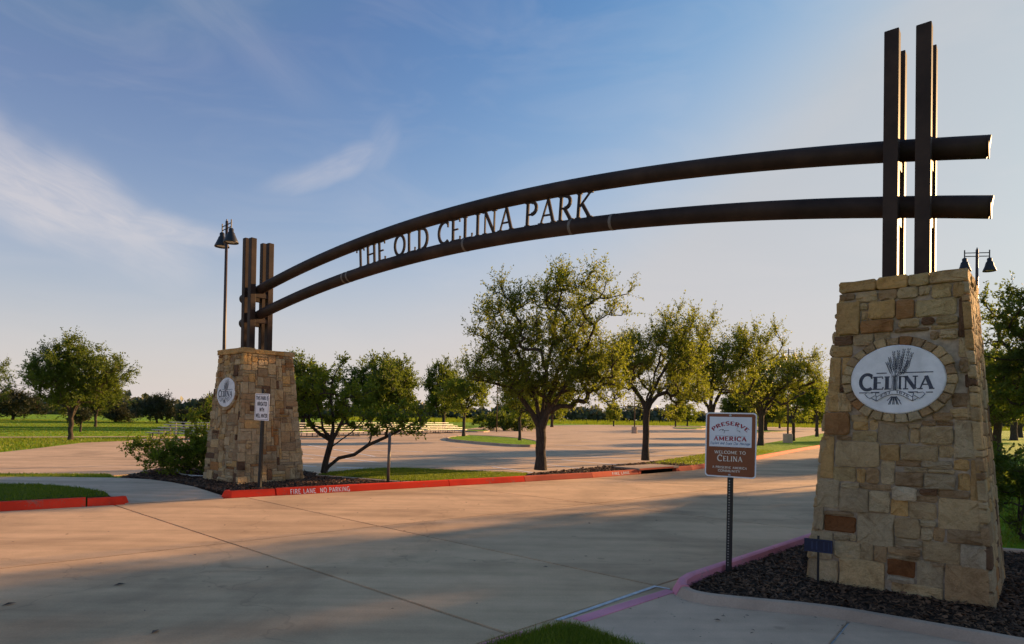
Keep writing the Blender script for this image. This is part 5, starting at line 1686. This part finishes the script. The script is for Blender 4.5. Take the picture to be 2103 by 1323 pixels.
tree('leafy_bush', (6.75, 8.35, 0.02), 'leafy dark bush on bent stems right of the near pier', 'bush', 'dark_leaves', None, seed=141,
     lobes=[(0, 0, 0.85, 0.62, 0.55, 0.40), (0.2, 0, 0.6, 0.55, 0.5, 0.35), (0.5, 0.1, 0.9, 0.5, 0.5, 0.4)], trunk_r=0.03, fork_z=0.15, stems=4, n_br=90, twigs=8, leaves=12, leaf=0.06, upward=0.35, twig_len=0.18, tipr=0.004)

# ------------------------------------------------------------------ far woods (one mass on the horizon)
rs = np.random.RandomState(17)
n = 26000
xw = rs.uniform(-420, 520, n)
yw = 330 + 40 * np.sin(xw * 0.011) + rs.uniform(-8, 8, n)
hmax = 6.5 + 1.6 * np.sin(xw * 0.09) + 1.3 * np.sin(xw * 0.031 + 1) + 1.2 * np.sin(xw * 0.27 + 2) + 0.9 * np.sin(xw * 0.71)
zw = hmax * rs.uniform(0, 1, n) ** 0.7
LV, LF = make_leaves(np.stack([xw, yw, zw], 1), rs.normal(0, 1, (n, 3)), 2.6, rs, 0.8)
o = np_mesh('far_woods', LV, LF, 'hazed_leaves')
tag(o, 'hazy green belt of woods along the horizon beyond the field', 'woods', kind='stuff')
# tall meadow grass before the woods
n = 14000
xm, ym = rs.uniform(-60, 330, n), rs.uniform(196, 250, n)
hb = rs.uniform(0.5, 1.7, n)
b0 = np.stack([xm, ym, np.full(n, -0.05)], 1)
tip = b0 + np.stack([rs.normal(0, 0.25, n), rs.normal(0, 0.2, n), hb], 1)
wd = rs.uniform(0.08, 0.2, n)
V_ = np.stack([b0 - np.stack([wd, 0 * wd, 0 * wd], 1), b0 + np.stack([wd, 0 * wd, 0 * wd], 1), tip], 1).reshape(-1, 3)
F_ = np.arange(3 * n).reshape(-1, 3)
o = np_mesh('meadow_grass', V_, F_, 'grass_blades')
tag(o, 'tall wild grass along the far edge of the field', 'grass', kind='stuff')


# ------------------------------------------------------------------ scattered stuff: grass blades, mulch, litter
def in_poly(px, py, poly):
    inside = np.zeros(len(px), bool)
    j = len(poly) - 1
    for i in range(len(poly)):
        xi, yi = poly[i]
        xj, yj = poly[j]
        c = ((yi > py) != (yj > py)) & (px < (xj - xi) * (py - yi) / (yj - yi + 1e-12) + xi)
        inside ^= c
        j = i
    return inside


def scatter(poly, n, rs):
    P = np.array(poly)
    lo, hi = P.min(0), P.max(0)
    x = rs.uniform(lo[0], hi[0], n)
    y = rs.uniform(lo[1], hi[1], n)
    k = in_poly(x, y, poly)
    return x[k], y[k]


def blades(name, poly, n, z, h, w, label, seed, m='grass_blades'):
    rs = np.random.RandomState(seed)
    x, y = scatter(poly, n, rs)
    k = len(x)
    a = rs.uniform(0, 2 * np.pi, k)
    hh = h * rs.uniform(0.5, 1.3, k)
    b0 = np.stack([x, y, np.full(k, z)], 1)
    side = np.stack([np.cos(a), np.sin(a), 0 * a], 1) * (w * rs.uniform(0.6, 1.2, k))[:, None]
    lean = np.stack([rs.normal(0, 0.35, k), rs.normal(0, 0.35, k), np.ones(k)], 1)
    mid = b0 + lean * np.array([0.4, 0.4, 0.6]) * hh[:, None]
    tip = b0 + lean * hh[:, None] * np.array([1.2, 1.2, 0.95])
    V_ = np.stack([b0 - side, b0 + side, mid + side * 0.7, mid - side * 0.7, tip], 1).reshape(-1, 3)
    b_ = (np.arange(k) * 5)[:, None]
    F_ = np.concatenate([b_ + np.array([[0, 1, 2]]), b_ + np.array([[0, 2, 3]]), b_ + np.array([[3, 2, 4]])], 1).reshape(-1, 3)
    o = np_mesh(name, V_, F_, m)
    tag(o, label, 'grass', kind='stuff')
    return o


near_w = [p for p in WEDGE[1:8]] + [(1.3, 3.7), (-0.6, 3.7)]
blades('grass', near_w, 30000, 0.035, 0.060, 0.0028, 'dark green grass tuft in the near kerbed corner at the bottom', 201)
blades('grass', [(-6.98, 10.98), (-7.4, 11.52), (-8.3, 12.12), (-9.32, 12.53), (-10.2, 12.5), (-11.0, 12.15), (-13.0, 11.2), (-13.0, 6.5), (-10.0, 8.65)], 60000, 0.10, 0.05, 0.006, 'shaded lawn grass behind the red kerb at the left', 202)
blades('grass', ISL, 60000, 0.095, 0.055, 0.007, 'short grass on the island between red kerb and lot', 203)
blades('grass', [(4.4, 20.9), (6.2, 21.1), (8.3, 24.2), (10.9, 28.0), (13.5, 32.1), (12.0, 33.5), (8.8, 28.4), (5.6, 23.2)], 30000, 0.10, 0.06, 0.011, 'patchy yellow-green grass on the strip behind the coral kerb', 204)
blades('grass', [(-8.9, 14.4), (-9.9, 15.5), (-13.0, 15.1), (-16, 15.6), (-16, 12.5), (-11.3, 14.25), (-10.3, 14.4)], 16000, 0.035, 0.05, 0.007, 'thin grass verge behind the curved pavement at the left', 205)
blades('grass', [(5.3, 9.5), (5.95, 8.0), (6.5, 7.85), (10, 7.3), (16, 12), (17, 22), (14.9, 20.6), (8.5, 12.6)], 90000, 0.045, 0.06, 0.007, 'sunlit lawn grass right of the near pier', 206)


blades('grass', [(-150, 55), (-60, 33), (-31, 38), (-24, 43), (-18.5, 57), (-7, 82), (-7, 115), (-150, 115)], 150000, -0.05, 0.045, 0.045, 'bright sunlit lawn stretching across the far left field', 207)
blades('grass', [(-60, 28.5), (-30.2, 35.2), (-22.0, 40.2), (-21.4, 34.6), (-21.9, 31.8), (-20, 26), (-19, 21.7), (-40, 20)], 50000, -0.05, 0.09, 0.02, 'lawn under the broad tree at the far left', 208)


def chips(name, poly, n, z, size, label, seed, keep_out=None):
    rs = np.random.RandomState(seed)
    x, y = scatter(poly, n, rs)
    if keep_out:
        for (cx, cy, r) in keep_out:
            k = ((x - cx) * A2.x + (y - cy) * A2.y, (x - cx) * B2.x + (y - cy) * B2.y)
            ok = (np.abs(k[0]) > r) | (np.abs(k[1]) > r)
            x, y = x[ok], y[ok]
    k = len(x)
    a = rs.uniform(0, 2 * np.pi, k)
    L = size * rs.uniform(0.4, 1.6, k)
    w = L * rs.uniform(0.18, 0.5, k)
    t = L * 0.12
    d = np.stack([np.cos(a), np.sin(a), rs.normal(0, 0.35, k)], 1)
    s = np.stack([-np.sin(a), np.cos(a), rs.normal(0, 0.4, k)], 1)
    c = np.stack([x, y, z + rs.uniform(0, 0.02, k)], 1)
    upv = np.array([0, 0, 1.0])
    vs = []
    for sx_, sy_, sz_ in ((-1, -1, 0), (1, -1, 0), (1, 1, 0), (-1, 1, 0), (-.8, -.7, 1), (.9, -.8, 1), (.8, .8, 1), (-.9, .7, 1)):
        vs.append(c + d * (sx_ * L / 2)[:, None] + s * (sy_ * w / 2)[:, None] + upv * (sz_ * t)[:, None])
    V_ = np.stack(vs, 1).reshape(-1, 3)
    b_ = (np.arange(k) * 8)[:, None]
    q = np.array([[4, 5, 6, 7], [0, 1, 5, 4], [1, 2, 6, 5], [2, 3, 7, 6], [3, 0, 4, 7]])
    F_ = (b_[:, :, None] + q[None]).reshape(-1, 4)
    o = np_mesh(name, V_, F_, 'mulch_chips')
    tag(o, label, 'mulch', kind='stuff')
    return o


chips('mulch', BED_R, 60000, 0.036, 0.034, 'dark bark mulch around the near stone pier', 211, [(RP.x, RP.y, 0.72)])
chips('mulch', BED_L, 22000, 0.087, 0.055, 'dark bark mulch around the far stone pier', 212, [(LP.x, LP.y, 0.76)])
chips('mulch', [(0.3, 15.9), (2.1, 17.25), (3.3, 18.35), (4.2, 19.6), (6.0, 21.1), (5.0, 22.3), (2.19, 18.8), (0.5, 16.7)], 9000, 0.102, 0.07, 'dark mulch under the oaks on the island strip', 213)

# leaves and crumbs lying on the concrete
rs = np.random.RandomState(221)
spots = [(-2.53, 4.54, 0.05), (-3.54, 5.75, 0.05), (-4.04, 5.12, 0.05), (-3.49, 7.01, 0.03), (-2.49, 6.51, 0.03), (1.19, 9.55, 0.05), (0.38, 6.7, 0.03), (-0.27, 5.35, 0.02), (1.62, 4.92, 0.03), (1.7, 5.02, 0.02), (-8.4, 13.3, 0.09)]
for _ in range(330):
    t = rs.uniform(0, 1)
    if t < 0.8:
        spots.append((rs.uniform(-6, 9), rs.uniform(4.6, 17), rs.uniform(0.006, 0.026)))
    else:
        spots.append((rs.uniform(0.9, 4.2), rs.uniform(4.0, 5.6), rs.uniform(0.005, 0.018)))
pos = np.array([(a, b_, 0.004 if a < 0.8 or b_ > 5.9 else 0.03) for a, b_, c in spots])
sz = np.array([c for a, b_, c in spots])
n = len(pos)
a = rs.uniform(0, 6.28, n)
d = np.stack([np.cos(a), np.sin(a), 0 * a], 1) * sz[:, None]
s = np.stack([-np.sin(a), np.cos(a), 0 * a], 1) * sz[:, None] * 0.4
e = np.array([0, 0, 1.0]) * sz[:, None] * 0.25
V_ = np.stack([pos - d, pos + s + e, pos + d + e * 0.3, pos - s + e * 0.6], 1).reshape(-1, 3)
b_ = (np.arange(n) * 4)[:, None]
F_ = np.concatenate([b_ + np.array([[0, 1, 2]]), b_ + np.array([[0, 2, 3]])], 1).reshape(-1, 3)
o = np_mesh('leaf_litter', V_, F_, 'litter')
tag(o, 'scattered dead leaves and crumbs on the concrete drive', 'litter', kind='stuff')
